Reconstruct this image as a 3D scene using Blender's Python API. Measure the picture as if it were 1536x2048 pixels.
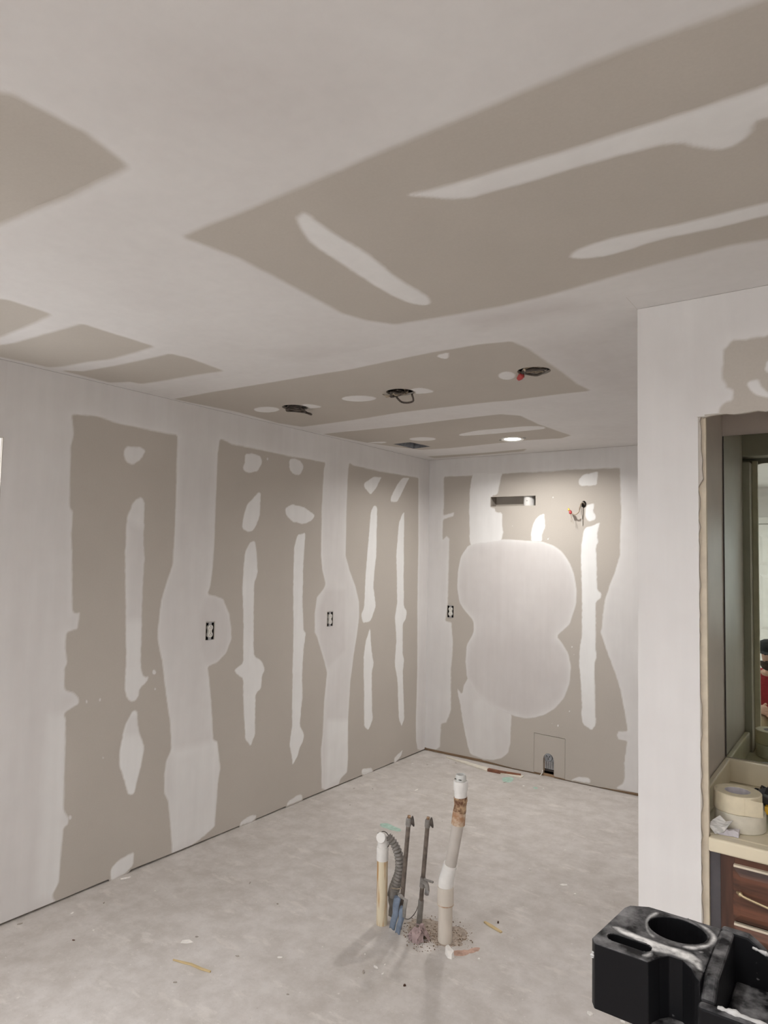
import bpy, bmesh, math, random
import numpy as np
from mathutils import Vector, Matrix
random.seed(7)
for o in list(bpy.data.objects): bpy.data.objects.remove(o)
S = bpy.context.scene
COL = S.collection

# ---------------------------------------------------------------- camera
F, YAW, PITCH, ROLL = 1361.74, -0.6210, 0.0621, 0.0214
CAM = np.array([3.0665, 0.0, 1.6267])
H, D, XP, YP = 2.44, 4.944, 2.464, 2.233        # ceiling, back wall, outside corner of the partition
fw = np.array([math.sin(YAW)*math.cos(PITCH), math.cos(YAW)*math.cos(PITCH), math.sin(PITCH)])
r0 = np.array([math.cos(YAW), -math.sin(YAW), 0]); u0 = np.cross(r0, fw)
rr = r0*math.cos(ROLL)+u0*math.sin(ROLL); uu = -r0*math.sin(ROLL)+u0*math.cos(ROLL)
cd = bpy.data.cameras.new('camera'); cam = bpy.data.objects.new('camera', cd); COL.objects.link(cam)
cam.matrix_world = Matrix(((rr[0],uu[0],-fw[0],CAM[0]),(rr[1],uu[1],-fw[1],CAM[1]),(rr[2],uu[2],-fw[2],CAM[2]),(0,0,0,1)))
cd.sensor_fit = 'VERTICAL'; cd.sensor_height = 24; cd.lens = F*24/2048; cd.clip_start = 0.02
S.camera = cam

# ---------------------------------------------------------------- world, exposure, lamp power
W = bpy.data.worlds.new('overcast_sky'); S.world = W; W.use_nodes = True
W.node_tree.nodes['Background'].inputs[0].default_value = (0.92, 0.955, 1.0, 1)
W.node_tree.nodes['Background'].inputs[1].default_value = 4.5
S.view_settings.view_transform = 'Standard'; S.view_settings.look = 'None'
S.view_settings.gamma = 1; S.view_settings.use_curve_mapping = False
S.view_settings.exposure = 0.87
S.cycles.max_bounces = 10; S.cycles.diffuse_bounces = 6; S.cycles.glossy_bounces = 5
LED_WATTS = 17.0
LED_SCALE = [.53, .27, .62, .45, .42]; LED_SPREAD = [156, 165, 165, 165, 165]
LED_COLOR = (1.0, 0.975, 0.945)
LED_SPOTS = [(1.077, 4.28), (2.60, 0.56), (0.95, -0.75), (2.75, -1.55), (3.75, -0.4)]  # last three are added behind the camera to light the room

# ---------------------------------------------------------------- pixels to places
def ray(x, y): return fw*F + rr*(x-768) - uu*(y-1024)
def on(ax, v, x, y):
    d = ray(x, y); return CAM + d*((v-CAM[ax])/d[ax])

# ---------------------------------------------------------------- materials
M = {}
def nt(name):
    m = bpy.data.materials.new(name); m.use_nodes = True; t = m.node_tree
    return m, t, t.nodes['Principled BSDF']
def noise(t, scale, detail=4, rough=.55, stretch=None):
    c = t.nodes.new('ShaderNodeTexCoord'); n = t.nodes.new('ShaderNodeTexNoise')
    n.inputs['Scale'].default_value = scale; n.inputs['Detail'].default_value = detail; n.inputs['Roughness'].default_value = rough
    src = c.outputs['Object']
    if stretch:
        mp = t.nodes.new('ShaderNodeMapping'); mp.inputs['Scale'].default_value = stretch
        t.links.new(src, mp.inputs[0]); src = mp.outputs[0]
    t.links.new(src, n.inputs['Vector']); return n.outputs['Fac']
def ramp(t, fac, a, b, ca, cb):
    r = t.nodes.new('ShaderNodeValToRGB'); e = r.color_ramp.elements
    e[0].position, e[1].position = a, b; e[0].color = (*ca, 1); e[1].color = (*cb, 1)
    t.links.new(fac, r.inputs[0]); return r.outputs[0]
def mixc(t, fac, a, b, blend='MIX'):
    m = t.nodes.new('ShaderNodeMix'); m.data_type = 'RGBA'; m.blend_type = blend
    for k, v in ((0, fac), (6, a), (7, b)):
        if isinstance(v, (int, float)): m.inputs[k].default_value = v
        elif isinstance(v, tuple): m.inputs[k].default_value = (*v, 1)
        else: t.links.new(v, m.inputs[k])
    return m.outputs[2]
def bump(t, fac, strength, dist=.01):
    b = t.nodes.new('ShaderNodeBump'); b.inputs['Strength'].default_value = strength; b.inputs['Distance'].default_value = dist
    t.links.new(fac, b.inputs['Height']); return b.outputs[0]
def sc(c, k): return tuple(min(1, x*k) for x in c)
def mat(name, col, rough=.6, var=.12, scale=30, bmp=0, metal=0, col2=None, stretch=None, lo=.35, hi=.65, spec=.5):
    m, t, b = nt(name)
    f = noise(t, scale, stretch=stretch)
    t.links.new(ramp(t, f, lo, hi, sc(col, 1-var), col2 or sc(col, 1+var)), b.inputs['Base Color'])
    b.inputs['Roughness'].default_value = rough; b.inputs['Metallic'].default_value = metal
    b.inputs['Specular IOR Level'].default_value = spec
    if bmp: t.links.new(bump(t, f, bmp), b.inputs['Normal'])
    M[name] = m; return m
PAPER = (.495, .456, .410); THIN = (.638, .608, .594); FRESH = (.85, .85, .84)
def paper_nodes(t):
    c = ramp(t, noise(t, 2.2, 3), .3, .7, sc(PAPER, .95), sc(PAPER, 1.05))
    return mixc(t, .35, c, ramp(t, noise(t, 160, 2), .3, .7, sc(PAPER, .94), sc(PAPER, 1.05)))
m, t, b = nt('gypsum_paper'); t.links.new(paper_nodes(t), b.inputs['Base Color']); b.inputs['Roughness'].default_value = .9
b.inputs['Specular IOR Level'].default_value = .2; M['paper'] = m
m, t, b = nt('joint_compound')
a = t.nodes.new('ShaderNodeAttribute'); a.attribute_name = 'mud'; s = t.nodes.new('ShaderNodeSeparateColor'); t.links.new(a.outputs['Color'], s.inputs[0])
body = mixc(t, s.outputs[1], THIN, FRESH)
body = mixc(t, 1.0, body, ramp(t, noise(t, 3.0, 4), .3, .7, (.955,.95,.95), (1,1,1)), 'MULTIPLY')
body = mixc(t, 1.0, body, ramp(t, noise(t, 24, 3, stretch=(1,1,.12)), .3, .7, (.965,.965,.965), (1,1,1)), 'MULTIPLY')
t.links.new(mixc(t, s.outputs[0], paper_nodes(t), body), b.inputs['Base Color'])
b.inputs['Roughness'].default_value = .85; b.inputs['Specular IOR Level'].default_value = .25; M['mud'] = m
# dusty concrete slab
m, t, b = nt('dusty_concrete')
c1 = ramp(t, noise(t, 1.6, 6, .62), .36, .66, (.49,.452,.418), (.62,.585,.56))
c2 = ramp(t, noise(t, 9, 8, .7), .38, .62, (.46,.425,.39), (.65,.62,.595))
c3 = mixc(t, .5, c1, c2)
c3 = mixc(t, ramp(t, noise(t, 5, 6, .65, (1,2.2,1)), .57, .66, (0,0,0), (.55,.55,.55)), c3, (.70,.66,.62))
c3 = mixc(t, ramp(t, noise(t, 120, 2), .66, .74, (0,0,0), (.5,.5,.5)), c3, (.36,.31,.27))
c3 = mixc(t, ramp(t, noise(t, 75, 2), .68, .76, (0,0,0), (.6,.6,.6)), c3, (.78,.75,.71))
t.links.new(c3, b.inputs['Base Color']); b.inputs['Roughness'].default_value = .9; b.inputs['Specular IOR Level'].default_value = .2
t.links.new(bump(t, noise(t, 60, 6, .7), .12, .004), b.inputs['Normal']); M['floor'] = m
mat('framing', (.30,.20,.12), .85, .25, 12, stretch=(1,1,14)); mat('cavity', (.06,.05,.045), .95, .2)
mat('old_paint', (.50,.455,.395), .55, .05, 6); mat('niche_paint', (.50,.435,.385), .5, .05, 5)
mat('cream_board', (.62,.545,.43), .6, .08, 20)
mat('white_paint', (.78,.77,.75), .4, .03, 10); mat('white_plastic', (.80,.79,.77), .35, .03, 20)
mat('ivory_device', (.72,.70,.65), .4, .04, 40); mat('slot_black', (.012,.011,.010), .6, .1)
mat('steel', (.46,.46,.47), .38, .15, 40, metal=.8); mat('box_metal', (.30,.31,.33), .5, .2, 30, metal=.5)
mat('pvc_white', (.76,.745,.72), .4, .04, 25)
mat('pvc_aged', (.66,.58,.42), .5, .12, 14, stretch=(1,1,.15)); mat('pvc_dusty', (.63,.575,.505), .6, .08, 20, stretch=(1,1,.2))
mat('pvc_grey', (.50,.46,.42), .6, .05, 12); mat('plug_grey', (.60,.60,.58), .45, .05, 20)
m, t, b = nt('pvc_stained')
f = noise(t, 40, 5, stretch=(1,1,.10))
t.links.new(ramp(t, f, .47, .60, (.70,.62,.46), (.46,.25,.09)), b.inputs['Base Color']); b.inputs['Roughness'].default_value=.5; M['pvc_stained']=m
m, t, b = nt('pvc_rust'); f = noise(t, 30, 6, .7)
t.links.new(ramp(t, f, .40, .62, (.13,.055,.025), (.60,.42,.26)), b.inputs['Base Color']); b.inputs['Roughness'].default_value=.7; M['pvc_rust']=m
m, t, b = nt('pvc_stain_light'); f = noise(t, 16, 6, .7)
t.links.new(ramp(t, f, .36, .6, (.36,.19,.10), (.66,.57,.45)), b.inputs['Base Color']); b.inputs['Roughness'].default_value=.6; M['pvc_stain_light']=m
mat('grimy_copper', (.17,.14,.12), .55, .3, 40, metal=.35); mat('grey_hose', (.21,.195,.18), .6, .2, 50)
mat('grey_fitting', (.24,.225,.21), .55, .2, 40); mat('blue_sleeve', (.17,.215,.29), .5, .25, 30)
mat('pink_paper', (.36,.27,.265), .85, .15, 30); mat('brown_dirt', (.20,.135,.09), .95, .5, 80)
mat('dark_cable', (.07,.055,.045), .6, .4, 50); mat('tan_cable', (.33,.27,.2), .6, .3, 60)
mat('red_nut', (.42,.05,.05), .4, .1); mat('wire_yellow', (.7,.5,.08), .4, .1); mat('bare_copper', (.55,.28,.13), .4, .1, metal=.8)
mat('flake_white', (.80,.775,.74), .8, .06, 60); mat('flake_grey', (.36,.32,.28), .9, .2, 60); mat('seed_brown', (.06,.025,.012), .7, .2)
mat('mint', (.40,.56,.48), .85, .15, 40); mat('lath', (.56,.43,.23), .7, .15, 30, stretch=(.2,1,1)); mat('red_wood', (.22,.09,.05), .7, .25, 30)
mat('cream_wood', (.74,.70,.61), .7, .08, 20); mat('dirt_film', (.40,.335,.28), .95, .22, 45); mat('brick_dust', (.50,.33,.26), .95, .2, 40)
m, t, b = nt('black_plastic')
g = t.nodes.new('ShaderNodeNewGeometry'); sx = t.nodes.new('ShaderNodeSeparateXYZ'); t.links.new(g.outputs['Normal'], sx.inputs[0])
up = t.nodes.new('ShaderNodeMapRange'); up.inputs[1].default_value=.35; up.inputs[2].default_value=1.0; t.links.new(sx.outputs[2], up.inputs[0])
d1 = ramp(t, noise(t, 38, 6, .6), .40, .72, (0,0,0), (.75,.75,.75))
mu = t.nodes.new('ShaderNodeMath'); mu.operation='MULTIPLY'; t.links.new(d1, mu.inputs[0]); t.links.new(up.outputs[0], mu.inputs[1])
sp = ramp(t, noise(t, 110, 2), .72, .78, (0,0,0), (.35,.35,.35))
mx = t.nodes.new('ShaderNodeMath'); mx.operation='MAXIMUM'; t.links.new(mu.outputs[0], mx.inputs[0]); t.links.new(sp, mx.inputs[1])
t.links.new(mixc(t, mx.outputs[0], (.005,.005,.006), (.24,.235,.24)), b.inputs['Base Color'])
b.inputs['Roughness'].default_value=.5; b.inputs['Specular IOR Level'].default_value=.16; M['black_plastic']=m
m, t, b = nt('smear')
a = t.nodes.new('ShaderNodeAttribute'); a.attribute_name = 'mud'; s = t.nodes.new('ShaderNodeSeparateColor'); t.links.new(a.outputs['Color'], s.inputs[0])
mu = t.nodes.new('ShaderNodeMath'); mu.operation='MULTIPLY'; t.links.new(s.outputs[0], mu.inputs[0]); t.links.new(ramp(t, noise(t, 70, 5, .6), .34, .62, (.25,.25,.25), (1,1,1)), mu.inputs[1])
t.links.new(mixc(t, mu.outputs[0], (.03,.03,.032), (.62,.61,.60)), b.inputs['Base Color']); b.inputs['Roughness'].default_value=.7; M['smear']=m
mat('splatter', (.36,.355,.35), .8, .15, 60, bmp=.3); mat('fiberglass', (.62,.30,.04), .5, .1, 30); mat('aluminium', (.6,.6,.6), .4, .1, 30, metal=.9)
mat('cultured_marble', (.68,.61,.46), .25, .06, 5); mat('dark_oak', (.088,.033,.017), .5, .62, 40, stretch=(.08,1,1), bmp=.08)
mat('oak_stile', (.078,.031,.018), .5, .4, 22, stretch=(1,1,.12), bmp=.08); mat('grey_filler', (.085,.078,.086), .7, .15, 12)
mat('brass', (.50,.40,.25), .35, .1, 40, metal=.7)
mat('tape_paper', (.72,.645,.48), .7, .04, 40); mat('tape_core', (.56,.53,.56), .8, .06, 60); mat('tape_pale', (.66,.62,.52), .6, .05, 40)
mat('wrap_print', (.55,.54,.52), .5, .25, 45, stretch=(1,6,1)); mat('yellow_plastic', (.72,.42,.02), .4, .06); mat('dark_bag', (.035,.037,.042), .35, .4, 25)
mat('skin', (.50,.30,.22), .55, .05, 20); mat('red_cloth', (.30,.022,.03), .9, .12, 60); mat('khaki', (.42,.35,.23), .9, .1, 60)
mat('black_cloth', (.015,.015,.016), .9, .2, 60); mat('beard', (.035,.022,.015), .95, .4, 120); mat('shoe', (.62,.60,.58), .6, .08); mat('eye', (.02,.015,.012), .2, .05)
mat('patio', (.52,.50,.47), .95, .1, 4)
m, t, b = nt('mirror_glass'); b.inputs['Base Color'].default_value=(.66,.72,.66,1); b.inputs['Metallic'].default_value=1
t.links.new(ramp(t, noise(t, 9, 4), .3, .7, (.004,.004,.004), (.016,.016,.016)), b.inputs['Roughness']); M['mirror']=m
m = bpy.data.materials.new('window_glass'); m.use_nodes = True; t = m.node_tree; t.nodes.remove(t.nodes['Principled BSDF'])
tr = t.nodes.new('ShaderNodeBsdfTransparent'); gl = t.nodes.new('ShaderNodeBsdfGlossy'); gl.inputs['Roughness'].default_value=.02
ms = t.nodes.new('ShaderNodeMixShader'); ms.inputs[0].default_value=.07
t.links.new(tr.outputs[0], ms.inputs[1]); t.links.new(gl.outputs[0], ms.inputs[2]); t.links.new(ms.outputs[0], t.nodes['Material Output'].inputs[0]); M['glass']=m
m = bpy.data.materials.new('led_lens'); m.use_nodes = True; t = m.node_tree; b = t.nodes['Principled BSDF']
b.inputs['Emission Color'].default_value=(1,.95,.88,1); b.inputs['Emission Strength'].default_value=9; M['lens']=m

# ---------------------------------------------------------------- mesh helpers
def link(o, parent=None):
    COL.objects.link(o)
    if parent is not None: o.parent = parent
    return o
def tag(o, label=None, cat=None, group=None, kind=None):
    for k, v in (('label', label), ('category', cat), ('group', group), ('kind', kind)):
        if v: o[k] = v
    return o
def empty(name, loc, label, cat, group=None):
    o = bpy.data.objects.new(name, None); o.location = loc; link(o); o.empty_display_size = .05
    bpy.context.view_layer.update(); return tag(o, label, cat, group)
class MB:
    def __init__(s): s.v = []; s.f = []
    def add(s, vs, fs):
        k = len(s.v); s.v += [tuple(map(float, p)) for p in vs]; s.f += [tuple(i+k for i in f) for f in fs]; return s
    def box(s, a, b):
        (x0,y0,z0),(x1,y1,z1) = a, b
        return s.add([(x0,y0,z0),(x1,y0,z0),(x1,y1,z0),(x0,y1,z0),(x0,y0,z1),(x1,y0,z1),(x1,y1,z1),(x0,y1,z1)],
            [(3,2,1,0),(4,5,6,7),(0,1,5,4),(1,2,6,5),(2,3,7,6),(3,0,4,7)])
    def rings(s, rings, cap0=True, cap1=True, closed=False):
        n = len(rings[0]); vs = [p for r in rings for p in r]; fs = []
        m = len(rings)
        for i in range(m if closed else m-1):
            j = (i+1) % m
            for k in range(n): fs.append((i*n+k, i*n+(k+1)%n, j*n+(k+1)%n, j*n+k))
        if not closed:
            if cap0: fs.append(tuple(range(n))[::-1])
            if cap1: fs.append(tuple((m-1)*n+k for k in range(n)))
        return s.add(vs, fs)
    def tube(s, pts, r, seg=12, smooth=0, cap=True):
        P = [np.array(p, float) for p in pts]
        if smooth:
            Q = []
            for i in range(len(P)-1):
                p0, p1, p2, p3 = P[max(i-1,0)], P[i], P[i+1], P[min(i+2, len(P)-1)]
                for j in range(smooth):
                    u = j/smooth
                    Q.append(.5*((2*p1)+(p2-p0)*u+(2*p0-5*p1+4*p2-p3)*u*u+(3*p1-p0-3*p2+p3)*u**3))
            Q.append(P[-1]); P = Q
        n = len(P); rings = []; ref = None
        for i in range(n):
            d = P[min(i+1,n-1)]-P[max(i-1,0)]; d = d/(np.linalg.norm(d)+1e-9)
            if ref is None:
                ref = np.array([0,0,1.]) if abs(d[2])<.9 else np.array([1.,0,0])
            x = ref-d*(ref@d); x /= np.linalg.norm(x); ref = x; y = np.cross(d, x)
            rad = r(i/(n-1)) if callable(r) else r
            rings.append([P[i]+rad*(math.cos(a)*x+math.sin(a)*y) for a in [2*math.pi*k/seg for k in range(seg)]])
        return s.rings(rings, cap, cap)
    def lathe(s, prof, base, axis=(0,0,1), seg=24, closed=False):
        d = np.array(axis, float); d /= np.linalg.norm(d); ref = np.array([0,0,1.]) if abs(d[2])<.9 else np.array([1.,0,0])
        x = ref-d*(ref@d); x /= np.linalg.norm(x); y = np.cross(d, x); base = np.array(base, float)
        return s.rings([[base+d*h+r*(math.cos(a)*x+math.sin(a)*y) for a in [2*math.pi*k/seg for k in range(seg)]] for r, h in prof], closed=closed)
    def build(s, name, m, parent=None, smooth=False, bevel=0, seg=2, world=True):
        me = bpy.data.meshes.new(name); me.from_pydata(s.v, [], s.f); me.update()
        bm = bmesh.new(); bm.from_mesh(me); bmesh.ops.recalc_face_normals(bm, faces=bm.faces); bm.to_mesh(me); bm.free()
        o = bpy.data.objects.new(name, me); me.materials.append(M[m] if isinstance(m, str) else m); link(o, parent)
        if parent is not None and world: o.matrix_parent_inverse = parent.matrix_world.inverted()
        if smooth:
            me.polygons.foreach_set('use_smooth', [True]*len(me.polygons)); me.set_sharp_from_angle(angle=math.radians(38))
        if bevel:
            bv = o.modifiers.new('bevel', 'BEVEL'); bv.width = bevel; bv.segments = seg; bv.limit_method = 'ANGLE'; bv.angle_limit = math.radians(40)
        return o
def struct(o, label, cat):
    return tag(o, label, cat, kind='structure')
def sheet(loops, to3, n, depth, name, m, parent, smooth=False, closed_back=False):
    """flat board: outer loop + hole loops in (u,v), thickness going away from the room (against n)"""
    bm = bmesh.new(); n = Vector(n); edges = []; pairs = []
    for lp in loops:
        vs = [bm.verts.new(to3(u, v)) for u, v in lp]
        es = [bm.edges.new((vs[i], vs[(i+1) % len(vs)])) for i in range(len(vs))]
        edges += es; pairs += [(e.verts[0], e.verts[1]) for e in es]
    bmesh.ops.triangle_fill(bm, use_beauty=True, edges=edges, normal=n)
    for f in bm.faces:
        f.normal_update()
        if f.normal.dot(n) < 0: f.normal_flip()
    if closed_back:
        geo = bmesh.ops.duplicate(bm, geom=list(bm.faces)+list(bm.edges)+list(bm.verts))
        mp = geo['vert_map']
        back = {v: mp[v] for pr in pairs for v in pr}
        for v in set(mp[x] for x in list(back)): v.co -= n*depth
    else:
        back = {}
        for pr in pairs:
            for v in pr:
                if v not in back: back[v] = bm.verts.new(v.co-n*depth)
    for a_, b_ in pairs: bm.faces.new((a_, b_, back[b_], back[a_]))
    bmesh.ops.recalc_face_normals(bm, faces=bm.faces)
    me = bpy.data.meshes.new(name); bm.to_mesh(me); bm.free(); me.materials.append(M[m])
    o = bpy.data.objects.new(name, me); link(o, parent)
    if parent is not None: o.matrix_parent_inverse = parent.matrix_world.inverted()
    return o
def rect(a, b, c, d): return [(a,c),(b,c),(b,d),(a,d)]
def circ(x, y, rx, ry=None, n=28): return [(x+rx*math.cos(2*math.pi*k/n), y+(ry or rx)*math.sin(2*math.pi*k/n)) for k in range(n)]

# ---------------------------------------------------------------- joint compound: raised patches that feather into the board
class Plane:
    def __init__(s, ax, val, n): s.ax, s.val, s.n = ax, val, n; s.ua, s.va = [i for i in range(3) if i != ax]
    def uv(s, px): p = on(s.ax, s.val, *px); return (p[s.ua], p[s.va])
    def to3(s, u, v, h=0):
        p = [0,0,0]; p[s.ua] = u; p[s.va] = v; p[s.ax] = s.val; return Vector(p)+Vector(s.n)*h
LEFT = Plane(0, 0.0, (1,0,0)); BACK = Plane(1, D, (0,-1,0)); CEIL = Plane(2, H, (0,0,-1)); PART = Plane(1, YP, (0,-1,0)); FLOOR = Plane(2, 0.0, (0,0,1))
rng = np.random.RandomState(3); TBL = rng.rand(256, 256)
def vn(u, v, f, seed=0):
    u = u*f+seed*17.3; v = v*f+seed*9.1; iu = np.floor(u).astype(int); iv = np.floor(v).astype(int); a = u-iu; b = v-iv
    a = a*a*(3-2*a); b = b*b*(3-2*b); g = lambda i, j: TBL[i % 256, j % 256]
    return (g(iu,iv)*(1-a)+g(iu+1,iv)*a)*(1-b)+(g(iu,iv+1)*(1-a)+g(iu+1,iv+1)*a)*b-.5
def roundp(P, r):
    out = []; n = len(P)
    for i in range(n):
        p, a, b = np.array(P[i]), np.array(P[i-1]), np.array(P[(i+1) % n])
        for q in (a, b):
            L = np.linalg.norm(q-p); k = min(.28, r/max(L,1e-6)); out.append(p+(q-p)*k)
    return np.array(out)
def sdf(poly, U, V):
    d2 = np.full(U.shape, 1e9); ins = np.zeros(U.shape, bool); n = len(poly)
    for i in range(n):
        (ax, ay), (bx, by) = poly[i], poly[(i+1) % n]; ex, ey = bx-ax, by-ay; L = ex*ex+ey*ey+1e-12
        wx, wy = U-ax, V-ay; tt = np.clip((wx*ex+wy*ey)/L, 0, 1)
        np.minimum(d2, (wx-tt*ex)**2+(wy-tt*ey)**2, out=d2)
        c = ((ay > V) != (by > V)) & (U < ex*(V-ay)/(ey if abs(ey) > 1e-12 else 1e-12)+ax); ins ^= c
    return np.where(ins, 1, -1)*np.sqrt(d2)
def patch(name, pl, parent, polys=None, area=None, minus=(), holes=(), feather=.012, hmax=.0011, cell=.008, tone=.7, rim=0, wob=.005, fine=.0025, m='mud', rnd=.025, world=False, seed=None, tones=(), kind=None, wfeather=None):
    global PS; PS += 1; sd = seed if seed is not None else PS
    conv = (lambda P: [pl.uv(p) for p in P]) if not world else (lambda P: P)
    polys = [roundp(conv(P), rnd) for P in (polys or [])]; minus = [roundp(conv(P), rnd) for P in minus]
    if area: u0_, u1, v0, v1 = area
    else:
        A = np.vstack(polys); mg = cell*2+wob
        u0_, v0 = A.min(0)-mg; u1, v1 = A.max(0)+mg
    nu = max(2, int(math.ceil((u1-u0_)/cell))+1); nv = max(2, int(math.ceil((v1-v0)/cell))+1)
    U, V = np.meshgrid(np.linspace(u0_, u1, nu), np.linspace(v0, v1, nv), indexing='ij')
    s = np.full(U.shape, 9.)
    if polys:
        s = np.full(U.shape, -9.)
        for P in polys: s = np.maximum(s, sdf(P, U, V))
    for P in minus: s = np.minimum(s, -sdf(P, U, V))
    s = s+wob*2*vn(U, V, 7, sd)+wob*vn(U, V, 19, sd+2)+fine*2*vn(U, V, 60, sd+4)
    x = np.clip(s/feather, 0, 1); h = np.where(s >= 0, hmax*(x*x*(3-2*x)), np.maximum(-.0009, s*.08))
    h = h+np.where(s > 0, hmax*.25*vn(U, V, 5, sd+7)*x, 0)
    fa = np.clip(s/(feather*.8), 0, 1); fa = fa*fa*(3-2*fa)
    tn = np.full(U.shape, tone)+.14*vn(U, V, 4, sd+11)+.07*vn(U, V, 22, sd+13)
    if pl.ax != 2: tn = tn+.09*vn(U, V*.07, 26, sd+15)
    if rim: tn = tn+rim*np.exp(-np.maximum(s-.012, 0)/.022)
    for P, k, soft in tones:
        q = np.clip(sdf(roundp(conv(P), rnd), U, V)/soft+.5, 0, 1); tn = tn+k*q
    keep = s > -max(cell*1.5, .002)
    for hp in holes: keep &= sdf(np.array(hp), U, V) < 0
    kq = keep[:-1,:-1] & keep[1:,:-1] & keep[1:,1:] & keep[:-1,1:]
    I = np.arange(nu*nv).reshape(nu, nv)
    q = np.stack([I[:-1,:-1][kq], I[1:,:-1][kq], I[1:,1:][kq], I[:-1,1:][kq]], 1)
    used = np.unique(q); remap = np.zeros(nu*nv, int); remap[used] = np.arange(len(used)); q = remap[q]
    co = np.zeros((len(used), 3)); co[:,pl.ua] = U.ravel()[used]; co[:,pl.va] = V.ravel()[used]; co[:,pl.ax] = pl.val
    co += np.array(pl.n)[None]*h.ravel()[used][:,None]
    e1 = np.cross(co[q[0,1]]-co[q[0,0]], co[q[0,2]]-co[q[0,0]])
    if e1 @ np.array(pl.n) < 0: q = q[:,::-1]
    me = bpy.data.meshes.new(name); me.vertices.add(len(co)); me.vertices.foreach_set('co', co.ravel())
    me.loops.add(q.size); me.loops.foreach_set('vertex_index', q.ravel().astype(np.int32))
    me.polygons.add(len(q)); me.polygons.foreach_set('loop_start', np.arange(0, q.size, 4, dtype=np.int32)); me.update(calc_edges=True)
    me.polygons.foreach_set('use_smooth', np.ones(len(q), bool))
    at = me.color_attributes.new('mud', 'FLOAT_COLOR', 'POINT'); c4 = np.ones((len(used), 4), np.float32)
    c4[:,0] = fa.ravel()[used]; c4[:,1] = np.clip(tn, 0, 1.0).ravel()[used]; at.data.foreach_set('color', c4.ravel())
    me.materials.append(M[m]); o = bpy.data.objects.new(name, me); link(o, parent)
    if parent is not None: o.matrix_parent_inverse = parent.matrix_world.inverted()
    if kind: o['kind'] = kind
    return o
PS = 0

# ================================================================ STRUCTURE
XR = 4.30; YR = -2.60
floor = struct(MB().box((-.25, YR-.2, -.12), (XR+.2, D+.25, 0)).build('floor', 'floor'), 'bare dusty concrete floor spotted with dried compound', 'floor')

# ---- left wall: framing slab, boards, sole plate
wall_left = struct(MB().box((-.24,YR-.1,0),(-.11,.24,H+.2)).box((-.24,1.44,0),(-.11,D+.12,H+.2)).box((-.24,.24,0),(-.11,1.44,.88)).box((-.24,.24,2.12),(-.11,1.44,H+.2)).build('wall_left','cavity'),
    'long unpainted drywall wall with vertical taped seams beside the window', 'wall')
MB().box((-.10,YR,0),(-.030,D,.038)).build('sole_plate','framing',wall_left)
OUT_L = [(2.611,1.170),(3.669,1.170)]; OW, OH = .058, .098
hole_out = lambda u, v: rect(u-OW/2, u+OW/2, v-OH/2, v+OH/2)
T = .013
def lp(u, v): return LEFT.to3(u, v)
seg = [(YR,-1.18,[]),(-1.18,.04,[])]
for a,b_,hs in seg: sheet([rect(a+.001,b_-.001,.008,H-.002)], lp, LEFT.n, T, 'drywall_panel','paper',wall_left)
WY0, WY1, WZ0, WZ1 = .30, 1.423, .92, 2.098
sheet([[(.041,.008),(1.259,.008),(1.259,WZ0),(WY0,WZ0),(WY0,WZ1),(1.259,WZ1),(1.259,H-.002),(.041,H-.002)]], lp, LEFT.n, T,'drywall_panel','paper',wall_left)
sheet([[(1.261,.012),(1.8,.009),(2.2,.013),(2.479,.008),(2.479,H-.002),(1.261,H-.002),(1.261,WZ1),(WY1,WZ1),(WY1,WZ0),(1.261,WZ0)]], lp, LEFT.n, T,'drywall_panel','paper',wall_left)
sheet([[(2.481,.009),(3.05,.008),(3.3,.011),(3.699,.010),(3.699,H-.002),(2.481,H-.002)], hole_out(*OUT_L[0]), hole_out(*OUT_L[1])], lp, LEFT.n, T,'drywall_panel','paper',wall_left)
sheet([[(3.701,.010),(4.3,.008),(4.942,.010),(4.942,H-.002),(3.701,H-.002)]], lp, LEFT.n, T,'drywall_panel','paper',wall_left)
# ---- window in the left wall (just beside the frame of the photograph)
win = struct(MB().box((-.24,WY0-.05,WZ0-.05),(-.15,WY0,WZ1+.05)).box((-.24,WY1,WZ0-.05),(-.15,WY1+.05,WZ1+.05)).box((-.24,WY0,WZ1),(-.15,WY1,WZ1+.05)).box((-.24,WY0,WZ0-.05),(-.15,WY1,WZ0)).box((-.215,WY0,1.49),(-.175,WY1,1.53)).build('window_1','white_paint'),
    'white framed window with a middle rail in the left wall', 'window')
MB().box((-.20,WY0,1.53),(-.196,WY1,WZ1)).build('pane','glass',win); MB().box((-.20,WY0,WZ0),(-.196,WY1,1.49)).build('pane','glass',win)
MB().box((-.149,WY0-.02,WZ0-.02),(-.0135,WY1+.02,WZ0+.0008)).box((-.149,WY0-.02,WZ1-.0008),(-.0135,WY1+.02,WZ1+.02)).box((-.149,WY0-.02,WZ0+.0008),(-.0135,WY0+.0008,WZ1-.0008)).box((-.149,WY1-.0008,WZ0+.0008),(-.0135,WY1+.02,WZ1-.0008)).build('reveal','mud',win)
struct(MB().box((-30,-30,-.45),(-.26,30,-.30)).box((-.26,-30,-.45),(30,YR-.3,-.30)).build('yard_ground','patio'),'pale concrete yard outside the windows','ground')  # unseen ground, coloured pale to bounce daylight up to the ceiling

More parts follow.
